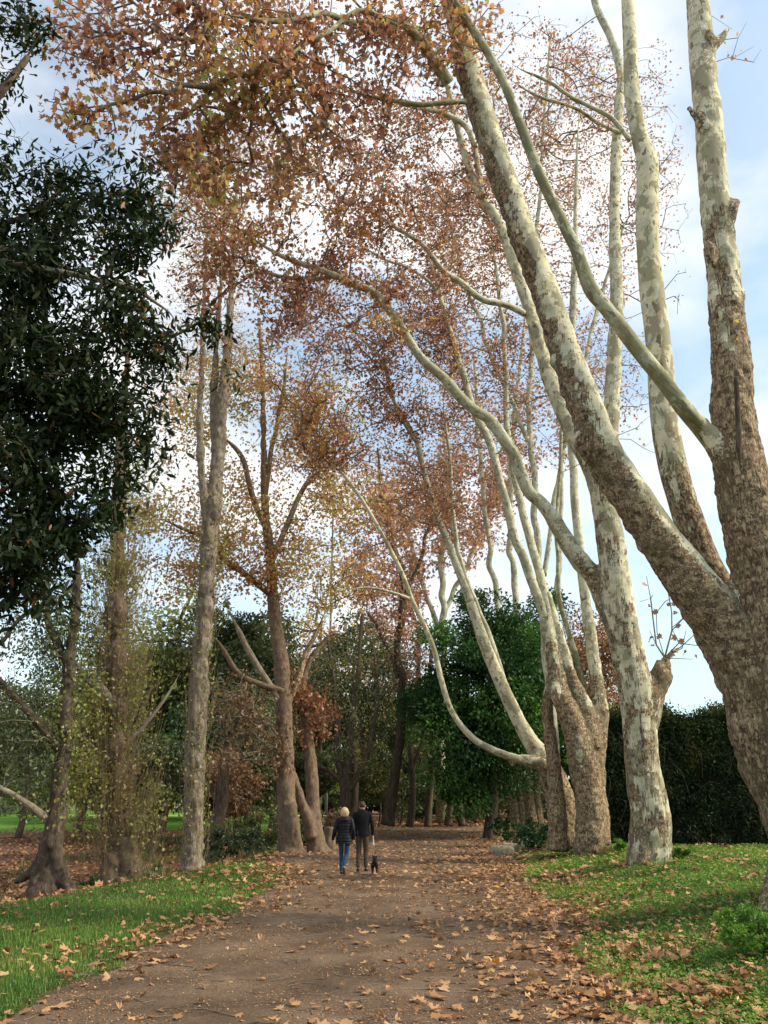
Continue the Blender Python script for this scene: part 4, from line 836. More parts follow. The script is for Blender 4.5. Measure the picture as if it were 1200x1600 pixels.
copy_tree(kinds[4], (xat(235, 54, 1290), 54, gz(xat(235, 54, 1290), 54)), 2.0, .85, 'dark evergreen seen between the two poplars beyond the ditch')
copy_tree(kinds[4], (xat(430, 60, 1290), 60, gz(xat(430, 60, 1290), 60)), 4.0, .9, 'dark evergreen straight behind the brown plane trunk')
copy_tree(kinds[5], (xat(30, 46, 1290), 46, gz(xat(30, 46, 1290), 46)), 1.0, .62, 'green tree beyond the leaning tree at the far left')
copy_tree(kinds[5], (xat(610, 66, 1290), 66, gz(xat(610, 66, 1290), 66)), 3.0, .9, 'airy tree behind the dark trunks left of the path end')
far = [(0, -17.5, 78, .9, 'dark spreading evergreen right of the ringed poplar, far beyond the lawn'), (1, -7.2, 76, .78, 'dark evergreen standing past the branching tree behind the walkers'),
       (2, -4, 96, .8, 'loose yellow green tree far behind the walking man'), (0, -38, 84, .85, 'dark evergreen on the far left beyond the lawn'), (1, -48, 96, .8, 'narrow evergreen at the far left edge behind the building'),
       (1, 3.5, 80, .8, 'dark evergreen behind the end of the path'), (0, 9.5, 78, .75, 'wide dark evergreen behind the big fig at the path end'), (0, 17, 74, .8, 'dark evergreen behind the tall hedge near the plane trunks'),
       (2, -44, 118, .9, 'pale yellow tree far behind the roof'), (1, 15, 96, .95, 'tall evergreen deep in the wood on the right'), (0, 0.5, 104, .8, 'dark round evergreen deep in the wood past the path'), (2, -20, 122, .9, 'yellowing tree at the far end of the lawn')]
for i, (k, x, y, s, lb) in enumerate(far): copy_tree(kinds[k], (x, y, gz(x, y)), i*1.3, s, lb)
blab = ['low dark bush on the far lawn edge at the left side', 'low bush past the lawn under the ringed poplar', 'low bush past the lawn left of the brown plane', 'low bush beyond the lawn behind the rusty trunk', 'low bush beyond the lawn behind the blonde woman', 'low bush beyond the lawn behind the walking man', 'dark low bush filling the gap where the path ends', 'dark low bush under the fig tree', 'dark bush closing the wood behind the shrubs']
for i, (x, y, s) in enumerate([(-52, 110, 1.1), (-40, 112, 1), (-30, 108, .9), (-21, 112, 1), (-5, 114, 1), (1.5, 100, .8), (3.5, 69, .75), (7.2, 67, .7), (10.5, 64, .75)]):
    copy_tree(kinds[3], (x, y, gz(x, y)), i*2.1, s, blab[i])

for i in range(8):
    x = -15+i*3.3; copy_tree(kinds[3], (x, 101+(i % 3)*2, gz(x, 101)-.2), i*1.7, .8+.12*(i % 3), ('leftmost', 'second', 'third', 'fourth', 'fifth', 'sixth', 'seventh', 'last')[i]+' dark bush from the left in the row behind the pale footpath', 'close row of bushes behind the footpath')
for i in range(11):
    x = -66+i*8.6+random.uniform(-2, 2); y = 132+random.uniform(-5, 9); s_ = random.uniform(.62, .85)
    copy_tree(kinds[(0, 2, 1)[i % 3]], (x, y, gz(x, y)-1.0), i*.9, s_, ('dark broad', 'thin yellowing', 'dark narrow')[i % 3]+' tree in the far row closing the lawn', 'far row of trees closing the lawn')
# roofed building beyond the lawn
def building():
    px0, px1 = xat(20, 105, 1160), xat(112, 105, 1160); z0 = gz(px0, 105)
    root = empty('house', ((px0+px1)/2, 105, z0), 'low house with a wide brown roof beyond the lawn at the far left', 'house'); b = ((px0+px1)/2, 105, z0)
    zr = P(60, 1120, 105)[2]; ze = P(60, 1185, 105)[2]
    mW, nt = M('plaster'); finish(mW, nt, ramp(nt, noise(nt, objc(nt), 3, 3), [(.4, (.5, .45, .36)), (.6, (.58, .53, .43))]))
    mR, nt = M('thatch'); o = objc(nt); finish(mR, nt, ramp(nt, noise(nt, mapv(nt, o, (1, 1, 6)), 2.5, 5, .7), [(.35, (.12, .085, .06)), (.65, (.24, .18, .14))]), .95, .1, noise(nt, o, 6, 4), .1)
    def box(nm, x0, x1, y0, y1, za, zb, mat, par=root):
        V = [(x, y, z) for z in (za, zb) for x, y in ((x0, y0), (x1, y0), (x1, y1), (x0, y1))]
        return mesh_np(nm, V, [np.array([(0, 3, 2, 1), (4, 5, 6, 7), (0, 1, 5, 4), (1, 2, 6, 5), (2, 3, 7, 6), (3, 0, 4, 7)])], mat, par, b)
    box('wall', px0-3, px1+.3, 101.5, 108.5, z0-.3, ze+.3, mW)
    xa, xb = px0-4.2, px1+1.2
    V = [(xa, 100.5, ze), (xb, 100.5, ze), (xb-3, 105, zr), (xa+3, 105, zr), (xb, 109.5, ze), (xa, 109.5, ze), (xa, 100.5, ze-.3), (xb, 100.5, ze-.3), (xb, 109.5, ze-.3), (xa, 109.5, ze-.3)]
    mesh_np('roof', V, [np.array([(0, 1, 2, 3), (4, 5, 3, 2), (6, 7, 1, 0), (7, 8, 4, 1), (8, 9, 5, 4), (9, 6, 0, 5), (9, 8, 7, 6)]), np.array([(1, 4, 2), (5, 0, 3)])], mR, root, b)
    mG, nt = M('window_glass'); finish(mG, nt, (.03, .035, .04), .15, .5)
    for i in range(3):
        xx = px0-1+i*3.4; box('window', xx, xx+1.3, 101.4, 101.49, z0+1.0, z0+2.2, mG)
building()
# slender mast beyond the trees
p = P(518, 905, 90); zt = P(518, 700, 90)[2]; x = p[0]
pts, rad = resample(np.array([(x, 90, gz(x, 90)), (x, 90, zt*.5), (x, 90, zt)]), np.array([.16, .12, .07]), 2)
V, Q, caps, tcv, _ = tube(pts, rad, 10); a = Acc(); a.add(V-np.array((0, 0, 0)), [Q]+caps)
mP, nt = M('grey_metal'); finish(mP, nt, (.10, .10, .10), .7)
o = a.build('light_mast', mP, None, (x, 90, gz(x, 90))); tag(o, 'slender grey mast rising from behind the trees against bright sky', 'mast')
# ------------------------------------------------------------------ rocks and stump
def rock(label, px, py, D, sx, sy, sz, seed):
    x = xat(px, D, py); z = gz(x, D); n, m = 22, 12
    th, ph = np.meshgrid(np.linspace(0, 2*math.pi, n, endpoint=False), np.linspace(0, math.pi, m), indexing='ij')
    d = np.stack([np.cos(th)*np.sin(ph), np.sin(th)*np.sin(ph), np.cos(ph)], 2).reshape(-1, 3)
    r = 1+.35*fbm(d*1.6+seed, seed, 3); V = d*r[:, None]*np.array((sx, sy, sz)); V[:, 2] = np.minimum(V[:, 2], sz*.75)+sz*.2
    i = np.arange(n)[:, None]*m; i2 = ((np.arange(n)+1) % n)[:, None]*m; j = np.arange(m-1)[None]
    Q = np.stack([i+j, i+j+1, i2+j+1, i2+j], 2).reshape(-1, 4)
    return tag(mesh_np('rock', V+np.array((x, D, z)), [Q], ROCK, None, (x, D, z), True), label, 'rock', 'pale rocks right of the path')
_m, nt = M('sandstone'); o_ = objc(nt); ROCK = finish(_m, nt, ramp(nt, noise(nt, o_, 9, 5, .6), [(.35, (.24, .19, .13)), (.65, (.46, .38, .27))]), .9, .2, noise(nt, o_, 20, 4), .02)
rock('largest pale flat sandstone lying at the path edge', 784, 1327, 32.5, .46, .34, .30, 1)
rock('grey brown stone touching the back of the largest pale rock', 798, 1317, 34.0, .36, .27, .30, 2)
rock('small pale stone beside the low dark shrub', 822, 1311, 35.2, .22, .18, .24, 3)
sx_ = xat(514, 35, 1320); st = empty('tree_stump', (sx_, 35, gz(sx_, 35)), 'short grey splintered stump beside the walking woman', 'stump')
a = Acc()
pts, rad = resample(np.array([(0, 0, -.2), (0, 0, .3), (.03, 0, .85)])+np.array((sx_, 35, gz(sx_, 35))), np.array([.32, .24, .2]), .08); V, Q, caps, tcv, _ = tube(pts, rad, 16, True, .4, 3, 5)
a.add(V, [Q]+caps, tc=tcv, rough=np.ones(len(V))); a.build('trunk', BB, st, (sx_, 35, gz(sx_, 35)))

# ------------------------------------------------------------------ grass, ground leaves, crumbs
def inarea(n, x0, x1, y0, y1, pw, g):
    """random points whose density falls with distance"""
    u = g.random(n); a = 1-pw; y = ((y0**a)+(y1**a-y0**a)*u)**(1/a) if abs(a) > 1e-3 else y0*(y1/y0)**u
    return g.uniform(x0, x1, n), y
g = np.random.default_rng(5)
def blades(name, label, x, y, hmin, hmax, wd, mat, tint=(0, 1), lean=.35):
    n = len(x); z = hgt(x, y)-.01; h = g.uniform(hmin, hmax, n)*(.7+.5*np.clip(fbm(np.stack([x, y, 0*x], 1)*1.3, 15, 2)+.4, 0, 1)); a = g.uniform(0, 2*math.pi, n); ln = np.abs(g.normal(size=n))*lean*h
    far = np.clip(y/11, 1, 2.6); w2 = wd*far/2; bx, by = -np.sin(a)*w2, np.cos(a)*w2; dx, dy = np.cos(a)*ln, np.sin(a)*ln
    V = np.stack([np.stack([x-bx, y-by, z], 1), np.stack([x+bx, y+by, z], 1), np.stack([x+bx*.7+dx*.4, y+by*.7+dy*.4, z+h*.6], 1), np.stack([x-bx*.7+dx*.4, y-by*.7+dy*.4, z+h*.6], 1), np.stack([x+dx, y+dy, z+h], 1)], 1).reshape(-1, 3)
    i = np.arange(n)[:, None]*5; Q = i+np.array([0, 1, 2, 3]); T3 = i+np.array([3, 2, 4])
    tn = np.clip(.5+.6*fbm(np.stack([x, y, 0*x], 1)*.7, 5, 3)+g.normal(size=n)*.15, 0, .97); tn = np.where(g.random(n) < .035, 1, tn); tn = tint[0]+(tint[1]-tint[0])*tn
    return tag(mesh_np(name, V, [Q, T3], mat, None, (0, 0, 0), False, {'tint': ('FACE', 'FLOAT', np.concatenate([tn, tn]))}), label, 'grass', None, 'stuff')
x, y = inarea(190000, -9, -1.5, 6.3, 36, 1.3, g); xl, xc = XL(y), XC(y)
e = fbm(np.stack([x*1.1, y*1.1, 0*x], 1), 41, 3)*.7
k = (x < xl-.05+e*.9) & (x > xc-.35+e*.5) & ((y < 29) | (g.random(len(x)) < .25)); blades('grass', 'lush grass covering the left bank', x[k], y[k], .025, .085, .008, L_GRASS, (0, 1), .5)
x, y = inarea(230000, 1.9, 15, 6.3, 31, 1.35, g); xr = XR(y)
e = fbm(np.stack([x*.9, y*.9, 0*x], 1), 43, 3); k = (x > xr+.15+e*1.1) & (e+.25+np.clip((x-xr)/4, 0, .5)+.25*g.random(len(x)) > .12)
blades('grass', 'short green grass under the plane trees on the right', x[k], y[k], .02, .085, .008, L_GRASS, (.05, 1), .8)
xg, yg = inarea(170000, 1.9, 15, 6.3, 31, 1.35, g); xr = XR(yg); e = fbm(np.stack([xg*.9, yg*.9, 0*xg], 1), 43, 3); e2 = fbm(np.stack([xg*1.6, yg*1.6, 0*xg], 1), 45, 2)
k = (xg > xr+.1+e*1.1) & (e2+.3*g.random(len(xg)) > -.05); xg, yg = xg[k], yg[k]
zz = hgt(xg, yg)+g.uniform(.01, .075, len(xg))*(1+np.clip(e2[k]*1.5, 0, 1))
def flat_tip(n, lift=.25):
    a = g.uniform(0, 2*math.pi, n); return np.stack([np.cos(a), np.sin(a), g.normal(size=n)*lift], 1)
def flatR(n, tilt):
    yv = flat_tip(n, tilt); yv /= np.linalg.norm(yv, axis=1)[:, None]; up = np.stack([g.normal(size=n)*tilt, g.normal(size=n)*tilt, np.ones(n)], 1)
    xv = np.cross(yv, up); xv /= np.linalg.norm(xv, axis=1)[:, None]; zv = np.cross(xv, yv); return np.stack([xv, yv, zv], 2)
fs = np.clip(yg/11, 1, 2.2)
o = leaves('clover', np.stack([xg, yg, zz], 1), g.uniform(.016, .034, len(xg))*fs, np.clip(.5+e2[k]*.6+g.normal(size=len(xg))*.2, 0, .97), 'round', L_CLOV, None, (0, 0, 0), R3=flatR(len(xg), .45), g=g)
tag(o, 'clover and small weeds spreading over the right bank', 'ground cover', None, 'stuff')
# weeds and rank grass in the ditch
x, y = inarea(26000, -16, -4.2, 17, 50, 1.2, g); k = (x < XC(y)) & (fbm(np.stack([x*.5, y*.5, 0*x], 1), 61, 2) > .12)
blades('undergrowth', 'patches of rank grass and weeds in the ditch', x[k], y[k], .1, .3, .012, L_OLV, (.3, 1), .5)

def ground_leaves(name, label, x, y, size, kind, lift=(0, .02), tilt=.28, tint=(.08, .93), curl=(.2, 1.5), mat=L_FALL, stuff=True):
    n = len(x); z = hgt(x, y)+g.uniform(lift[0], lift[1], n)+.012+np.where((y < 34) & ((x > XR(y)+.2) | (x < XL(y)-.1)) & (x > XC(y)), .035, 0)
    v = tint[0]+(tint[1]-tint[0])*np.clip(.5+g.normal(size=n)*.27, 0, 1); v = np.where(g.random(n) < .004, 1, v)
    o = leaves(name, np.stack([x, y, z], 1), size, v, kind, mat, None, (0, 0, 0), R3=flatR(n, tilt), g=g, curl=-g.uniform(curl[0], curl[1], n)*np.where(g.random(n) < .6, 1, -1))
    return tag(o, label, 'fallen leaves', None, 'stuff')
def dens(x, y):
    """relative leaf cover across path and verges"""
    xl, xr = XL(y), XR(y)
    er = np.exp(-((x-xr+.15)/.85)**2)*2.3+np.exp(-((x-xr+1.2)/1.4)**2)*.7
    el = np.exp(-((x-xl-.1)/.55)**2)*1.7*np.clip((y-8.5)/4, .25, 1)
    mid = .06+.5*sm((y-12)/16)+.5*sm((y-25)/15)
    mid = mid*np.where((x > xl) & (x < xr), 1, .8)
    rt = np.where(x > xr, .62*np.exp(-(x-xr)/5)+.14, 0); lt = np.where(x < xl, .40*np.exp((x-xl)/2.2), 0)
    return (er+el+mid+rt+lt)*(.45+1.1*np.clip(fbm(np.stack([x*1.2, y*1.2, 0*x], 1), 71, 3)+.45, 0, 1.2))
x, y = inarea(70000, -8.5, 12.5, 6.6, 62, 1.75, g); k = (x > XC(y)-.2) & (g.random(len(x))*3.0 < dens(x, y)*np.clip(y/17, .42, 1.25)) ; x, y = x[k], y[k]
onscreen = np.abs(x) < y*.62
near = np.where(onscreen & (y < 30))[0]; near = near[np.argsort(y[near])]
ind = near[:300]; rest = np.setdiff1d(np.arange(len(x)), ind)
xi, yi = x[ind], y[ind]; far_ = np.clip(y[rest]/26, .95, 1.35)
onp = rest[(y[rest] < 20)]; of = rest[(y[rest] >= 20)]
sel = g.random(len(onp)); oA, oB, oC = onp[sel < .5], onp[(sel >= .5) & (sel < .78)], onp[sel >= .78]
ground_leaves('leaf_litter', 'dry tan plane leaves scattered thickly over path and verges', x[oA], y[oA], g.uniform(.06, .155, len(oA)), 'plane', (0, .02), .2)
ground_leaves('leaf_litter', 'curled up dry leaves among the flat ones on path and verges', x[oB], y[oB], g.uniform(.06, .13, len(oB)), 'broken', (0, .03), .5, curl=(2.0, 4.5))
ground_leaves('leaf_litter', 'torn and trodden leaf pieces on path and verges', x[oC], y[oC], g.uniform(.04, .11, len(oC)), 'oval', (0, .01), .15, (0, .7))
ground_leaves('leaf_litter', 'carpet of fallen plane leaves covering the far part of the path', x[of], y[of], g.uniform(.10, .18, len(of)), 'plane_low', (0, .02), .25, stuff=True)
# single leaves nearest the camera
T0, TF0 = leaf_template('plane'); protos = []
for v in range(6):
    mlist = []
    gg = np.random.default_rng(90+v); Vt = T0.copy(); Vt[1:, :2] *= 1+.13*gg.normal(size=(len(Vt)-1, 1)); Vt[:, 0] *= gg.uniform(.75, 1.1); Vt[:, 2] = Vt[:, 2]*gg.uniform(-1.6, .8)+.05*gg.normal(size=len(Vt)); Vt[:, 1] -= .45
    st_ = np.array([(-.012, -.42, .03), (.012, -.42, .03), (.03+.1*gg.normal(), -.80, .06)]); Vt = np.vstack([Vt, st_]); Tt = np.vstack([TF0, [(len(T0), len(T0)+1, len(T0)+2)]])
    Vt[:, 2] -= Vt[:, 2].min()
    for c in range(3):
        m = mesh_np('fallen_leaf', Vt, [Tt], L_FALL, attrs={'tint': ('FACE', 'FLOAT', np.full(len(Tt), (.3, .55, .8)[c] if v != 5 or c != 2 else 1.0))}); protos.append(m)
zi = hgt(xi, yi)+np.where((xi > XR(yi)+.2) | (xi < XL(yi)-.1), .035, 0)
xli, xri = XL(yi), XR(yi)
for i in range(len(xi)):
    pi_ = i if i < len(protos) else random.randrange(len(protos))
    if i < len(protos): o = protos[i]
    else: o = protos[pi_].copy(); col.objects.link(o)
    tone = 'bright orange' if pi_ == 17 else ('dark brown', 'tan', 'pale tan')[pi_ % 3]
    o.location = (xi[i], yi[i], zi[i]+.008); s = random.uniform(.08, .175); o.scale = (s, s, s*random.uniform(.5, 1)); o.rotation_euler = (random.gauss(0, .12), random.gauss(0, .12), random.uniform(0, 6.28))
    gp = 'fallen leaves nearest the camera'
    if xi[i] > xri[i]: lb = tone+' dry plane leaf lying in the near grass right of the path'
    elif xi[i] < xli[i]: lb = tone+' dry plane leaf lying in the near grass left of the path'
    else: lb = tone+' dry plane leaf lying on bare earth at the near end of the path'
    tag(o, lb, 'fallen leaf', gp+(' in the right grass' if xi[i] > xri[i] else ' in the left grass' if xi[i] < xli[i] else ' on the path'))
# leafy far bank
x, y = inarea(60000, -34, -4, 15, 56, 1.2, g); k = (x < XC(y)-.3) & (g.random(len(x)) < np.where(y > 47, .25, .9)*(.35+.7*np.clip(fbm(np.stack([x*.6, y*.6, 0*x], 1), 72, 2)+.5, 0, 1)))
ground_leaves('leaf_litter', 'brown leaves blanketing the ditch and its far slope', x[k], y[k], g.uniform(.11, .2, k.sum()), 'plane_low', (0, .06), .5, (0, .75))
x, y = g.uniform(-3, 14, 9000), g.uniform(60, 80, 9000)
ground_leaves('leaf_litter', 'brown leaves on the floor of the wood past the path', x, y, g.uniform(.15, .28, 9000), 'plane_low', (0, .05), .4, (0, .8))
# crushed leaf crumbs, grit and twigs on the path
x, y = inarea(60000, -4, 5, 6.6, 30, 2.0, g); k = (x > XL(y)-.4) & (x < XR(y)+.8) & (fbm(np.stack([x*2, y*2, 0*x], 1), 81, 3)+.5*g.random(len(x)) > .12); x, y = x[k], y[k]
o = leaves('leaf_crumbs', np.stack([x, y, hgt(x, y)+.006], 1), g.uniform(.006, .028, len(x))*np.clip(y/10, 1, 2), np.clip(g.random(len(x))**1.4, 0, .93), 'tri', L_FALL, None, (0, 0, 0), R3=flatR(len(x), .3), g=g)
tag(o, 'crushed leaf crumbs and grit pressed into the earth path', 'debris', None, 'stuff')
acc = Acc(); x, y = inarea(520, -4, 6, 6.8, 26, 1.9, g)
for i in range(len(x)):
    a_ = g.uniform(0, 6.28); l = g.uniform(.06, .4)*(.6 if g.random() < .7 else 1.3); d = np.array((math.cos(a_), math.sin(a_))); p0 = np.array((x[i], y[i])); mid = p0+d*l/2+g.normal(size=2)*.08*l*2; p1 = p0+d*l
    q = np.array([(*p, gz(p[0], p[1])+.008) for p in (p0, mid, p1)]); pts, rad = resample(q, np.array([.005, .004, .002]), l/4); V, Q, _, tcv, _ = tube(pts, rad, 3, False); acc.add(V, [Q], tc=tcv)
tag(acc.build('fallen_twigs', TB), 'small twigs scattered over the earth path', 'twigs', None, 'stuff')

# ------------------------------------------------------------------ the walkers and the dog
def simple(name, c, r=.85, spec=.2, bump=None):
    m, nt = M(name); h = None
    if bump: h = noise(nt, objc(nt), bump, 4, .6)
    n_ = noise(nt, objc(nt), 14, 3)
    cc = ramp(nt, n_, [(.3, tuple(v*.75 for v in c)), (.7, tuple(min(1, v*1.2) for v in c))])
    return finish(m, nt, cc, r, spec, h, .01, .6)
SKIN = simple('skin', (.50, .29, .20), .6, .35); JK1 = simple('black_padded_nylon', (.008, .009, .012), .6, .22); JK2 = simple('black_jacket_cloth', (.009, .0095, .011), .85, .12, 60)
JEANS = simple('blue_denim', (.028, .075, .14), .9, .1, 80); TROU = simple('brown_trousers', (.075, .058, .042), .9, .1, 80); BLOND = simple('blond_hair', (.52, .40, .22), .55, .3); BRHAIR = simple('brown_hair', (.06, .035, .022), .7, .3)
SHOE = simple('dark_shoe', (.02, .016, .014), .6); SHOEB = simple('brown_sole', (.10, .045, .03), .7); SOLE = simple('pale_sole', (.35, .33, .3), .7); BLACKFUR = simple('black_fur', (.008, .007, .007), .7, .2, 90); WHITEF = simple('white_fur', (.55, .52, .47), .9); BAG = simple('pale_bag', (.62, .50, .34), .5); LEASH = simple('black_leash', (.012, .012, .012), .6); EYE_ = simple('eye', (.02, .015, .01), .2)
def skin(name, verts, edges, radii, mat, parent, root=0, sub=2):
    m = bpy.data.meshes.new(name); m.from_pydata([tuple(v) for v in verts], edges, []); o = bpy.data.objects.new(name, m); col.objects.link(o)
    md = o.modifiers.new('k', 'SKIN'); md.use_smooth_shade = True; o.modifiers.new('s', 'SUBSURF').levels = sub
    for i, v in enumerate(m.skin_vertices[0].data):
        r = radii[i]; v.radius = (r, r) if not hasattr(r, '__len__') else r; v.use_root = (i == root)
    dg = bpy.context.evaluated_depsgraph_get(); me = bpy.data.meshes.new_from_object(o.evaluated_get(dg)); o.modifiers.clear(); o.data = me; bpy.data.meshes.remove(m)
    me.materials.clear(); me.materials.append(mat); me.polygons.foreach_set('use_smooth', np.ones(len(me.polygons), bool)); o.parent = parent; return o
def chain(ps, rs):
    return list(ps), [(i, i+1) for i in range(len(ps)-1)], list(rs)
def merge_ch(chs):
    V, E, Rr = [], [], []
    for (v, e, r, att) in chs:
        b = len(V); V += v; E += [(i+b, j+b) for i, j in e]; Rr += r
        if att is not None: E.append((att, b))
    return V, E, Rr
def ell(name, c, r, mat, parent, n=20, m=14, deform=None):
    th, ph = np.meshgrid(np.linspace(0, 2*math.pi, n, endpoint=False), np.linspace(0, math.pi, m), indexing='ij')
    d = np.stack([np.cos(th)*np.sin(ph), np.sin(th)*np.sin(ph), np.cos(ph)], 2).reshape(-1, 3); V = d*np.array(r)
    if deform is not None: V = deform(V, d)
    i = np.arange(n)[:, None]*m; i2 = ((np.arange(n)+1) % n)[:, None]*m; j = np.arange(m-1)[None]
    return mesh_np(name, V+np.array(c), [np.stack([i+j, i+j+1, i2+j+1, i2+j], 2).reshape(-1, 4)], mat, parent, (0, 0, 0), True)
def loft(name, rings, mat, parent, sides=24, ridges=0, seed=0):
    """rings: (cx, cy, z, rx, ry)"""
    rg_ = np.array(rings, float); P0, W0 = rg_[:, :3], rg_[:, 3:]
    t = np.linspace(0, len(rg_)-1, (len(rg_)-1)*8+1); R5 = np.stack([np.interp(t, np.arange(len(rg_)), rg_[:, k]) for k in range(5)], 1)
    for k in range(5):
        c = R5[:, k].copy(); 
        for _ in range(4): c[1:-1] = (c[:-2]+2*c[1:-1]+c[2:])/4
        R5[:, k] = c
    th = np.arange(sides)*2*math.pi/sides; V = []
    for cx, cy, z, rx, ry in R5:
        q = 1+(.035*math.sin(z*ridges) if ridges else 0)
        V += [(cx+rx*q*np.sign(math.cos(a))*abs(math.cos(a))**.85, cy+ry*q*math.sin(a), z) for a in th]
    V = np.array(V); V[:, :2] += .006*fbm(V*9+seed, seed, 2)[:, None]; n = len(R5); i = np.arange(n-1)[:, None]*sides; j = np.arange(sides)[None]; k = (j+1) % sides
    return mesh_np(name, V, [np.stack([i+j, i+k, i+sides+k, i+sides+j], 2).reshape(-1, 4), np.arange(sides)[::-1][None], (np.arange(sides)+(n-1)*sides)[None]], mat, parent, (0, 0, 0), True)
def person(label, loc, rz, s, J, top, bottom, cfg):
    """J: joints in metres for a 1.75 m figure facing +Y"""
    root = empty('person', loc, label, 'person'); root.rotation_euler = (0, 0, rz); root.scale = (s, s, s)
    A = np.array
    # body: pelvis, spine, neck, head, legs, arms, hands with fingers, one surface
    V = [A((0, 0, .95)), A((0, 0, 1.12)), A((0, .0, 1.3)), A((0, -.01, 1.43)), A((0, 0, 1.51)), A((0, .015, 1.59)), A((0, .012, 1.66)), A((0, .0, 1.71))]
    E = [(0, 1), (1, 2), (2, 3), (3, 4), (4, 5), (5, 6), (6, 7)]; Rr = [(.15, .11), (.13, .095), (.12, .085), (.07, .06), .05, (.075, .09), (.08, .10), (.055, .065)]
    for sd_ in ('L', 'R'):
        b = len(V); V += [A(J['hip'+sd_]), A(J['knee'+sd_]), A(J['ankle'+sd_]), A(J['toe'+sd_])]; E += [(0, b), (b, b+1), (b+1, b+2), (b+2, b+3)]; Rr += [.085, .055, .038, .03]
        b = len(V); V += [A(J['sh'+sd_]), A(J['el'+sd_]), A(J['wr'+sd_])]; E += [(3, b), (b, b+1), (b+1, b+2)]; Rr += [.042, .036, .027]
    skin('body', V, E, Rr, SKIN, root)
    # hands: palm, four fingers and a thumb
    for sd_ in ('L', 'R'):
        w_, e_ = A(J['wr'+sd_]), A(J['el'+sd_]); d = (w_-e_)/np.linalg.norm(w_-e_); sx = -1 if sd_ == 'L' else 1; f = A((0, 1, 0))-d*d[1]; f /= np.linalg.norm(f); inn = np.cross(d, f)*(1 if sd_ == 'R' else -1)
        palm = w_+d*.07; v = [w_, w_+d*.03, palm]; e = [(0, 1), (1, 2)]; r = [.026, (.03, .02), (.036, .018)]
        for kf in range(4):
            o0 = f*(.03-.02*kf); b = len(v); ln = (.036, .04, .037, .03)[kf]
            v += [palm+o0+d*.022, palm+o0+d*(.022+ln)+inn*.006, palm+o0+d*(.022+ln*1.7)+inn*.022]; e += [(2, b), (b, b+1), (b+1, b+2)]; r += [.0095, .0088, .007]
        b = len(v); v += [w_+d*.035+f*.03, w_+d*.065+f*.05+inn*.008, w_+d*.085+f*.055+inn*.02]; e += [(1, b), (b, b+1), (b+1, b+2)]; r += [.012, .0105, .008]
        skin('hand', v, e, r, SKIN, root, 0, 1)
    # face
    ell('nose', (0, .115, 1.60), (.014, .02, .024), SKIN, root, 10, 8)
    for q in (-1, 1): ell('eye', (q*.032, .098, 1.635), (.012, .008, .008), EYE_, root, 8, 6); ell('ear', (q*.082, .0, 1.615), (.012, .02, .032), SKIN, root, 10, 8)
    ell('mouth', (0, .098, 1.56), (.022, .008, .006), simple('lips', (.35, .12, .1)), root, 8, 6)
    return root
zg = lambda x, y: gz(x, y)
# woman, mid-stride, right heel lifting behind her
wx, wy = -1.03, 22.4
JW = dict(hipL=(-.09, 0, .90), kneeL=(-.085, .10, .50), ankleL=(-.08, .06, .09), toeL=(-.085, .20, .03), hipR=(.09, 0, .90), kneeR=(.06, .02, .50), ankleR=(.03, -.30, .22), toeR=(.03, -.27, .06),
          shL=(-.19, 0, 1.42), elL=(-.27, -.05, 1.13), wrL=(-.33, .02, .88), shR=(.19, 0, 1.42), elR=(.25, -.06, 1.14), wrR=(.25, .05, .90))
woman = person('blonde person walking away in black padded hooded jacket and blue jeans, holding a lead', (wx, wy, zg(wx, wy)-.015), R(-3), .935, JW, None, None, None)
loft('jacket', [(0, 0, .80, .225, .165), (0, 0, .92, .215, .16), (0, 0, 1.1, .175, .135), (0, 0, 1.28, .195, .14), (0, 0, 1.40, .215, .13), (0, 0, 1.45, .20, .115), (0, -.005, 1.49, .13, .10), (0, 0, 1.525, .07, .075)], JK1, woman, 28, 80, 2)
for sd_ in 'LR':
    s_, e_, w_ = (np.array(JW[k+sd_]) for k in ('sh', 'el', 'wr')); v = [s_*np.array((.75, 1, 1)), s_+(0, 0, .0), s_*.66+e_*.34, s_*.33+e_*.67, e_, e_*.6+w_*.4, e_*.2+w_*.8, w_]
    v, e, r = chain(v, [.07, .078, .072, .068, .062, .058, .05, .042]); skin('sleeve', v, e, r, JK1, woman)
loft('hood', [(0, -.09, 1.35, .09, .04), (0, -.11, 1.40, .135, .06), (0, -.085, 1.45, .13, .075), (0, -.04, 1.50, .09, .08)], JK1, woman, 20)
V_, E_, R_ = [], [], []
def legs(J, mat, parent, rw=(.098, .068, .05), hem=.12):
    v = [np.array((0, 0, .94))]; e = []; r = [(.13, .095)]
    for sd_ in 'LR':
        h, k, a = (np.array(J[q+sd_], float) for q in ('hip', 'knee', 'ankle')); b = len(v)
        v += [h, h*.5+k*.5, k, k*.5+a*.5+np.array((0, -.01, 0)), a]; e += [(0, b)]+[(b+i, b+i+1) for i in range(4)]; r += [rw[0], (rw[0]+rw[1])/2, rw[1], (rw[1]+rw[2])/2+.004, rw[2]]
    return skin('trousers', v, e, r, mat, parent)
legs(JW, JEANS, woman, (.088, .064, .044))
def shoe(a, t, mat, parent, up=False):
    a, t = np.array(a, float), np.array(t, float); d = t-a; d /= np.linalg.norm(d); heel = a-np.array((0, .03, .0)); 
    base_z = .035
    v = [a+np.array((0, 0, .02)), np.array((a[0], a[1]-.02, max(base_z, a[2]-.05))), (a+t)/2-np.array((0, 0, .01)), t, t+np.array((d[0]*.05, .05 if not up else .01, 0 if not up else -.005))]
    v, e, r = chain(v, [.042, .045, .043, .04, .028]); o = skin('shoe', v, e, r, mat, parent); return o
shoe(JW['ankleL'], JW['toeL'], SHOE, woman); shoe(JW['ankleR'], JW['toeR'], SHOEB, woman, True)
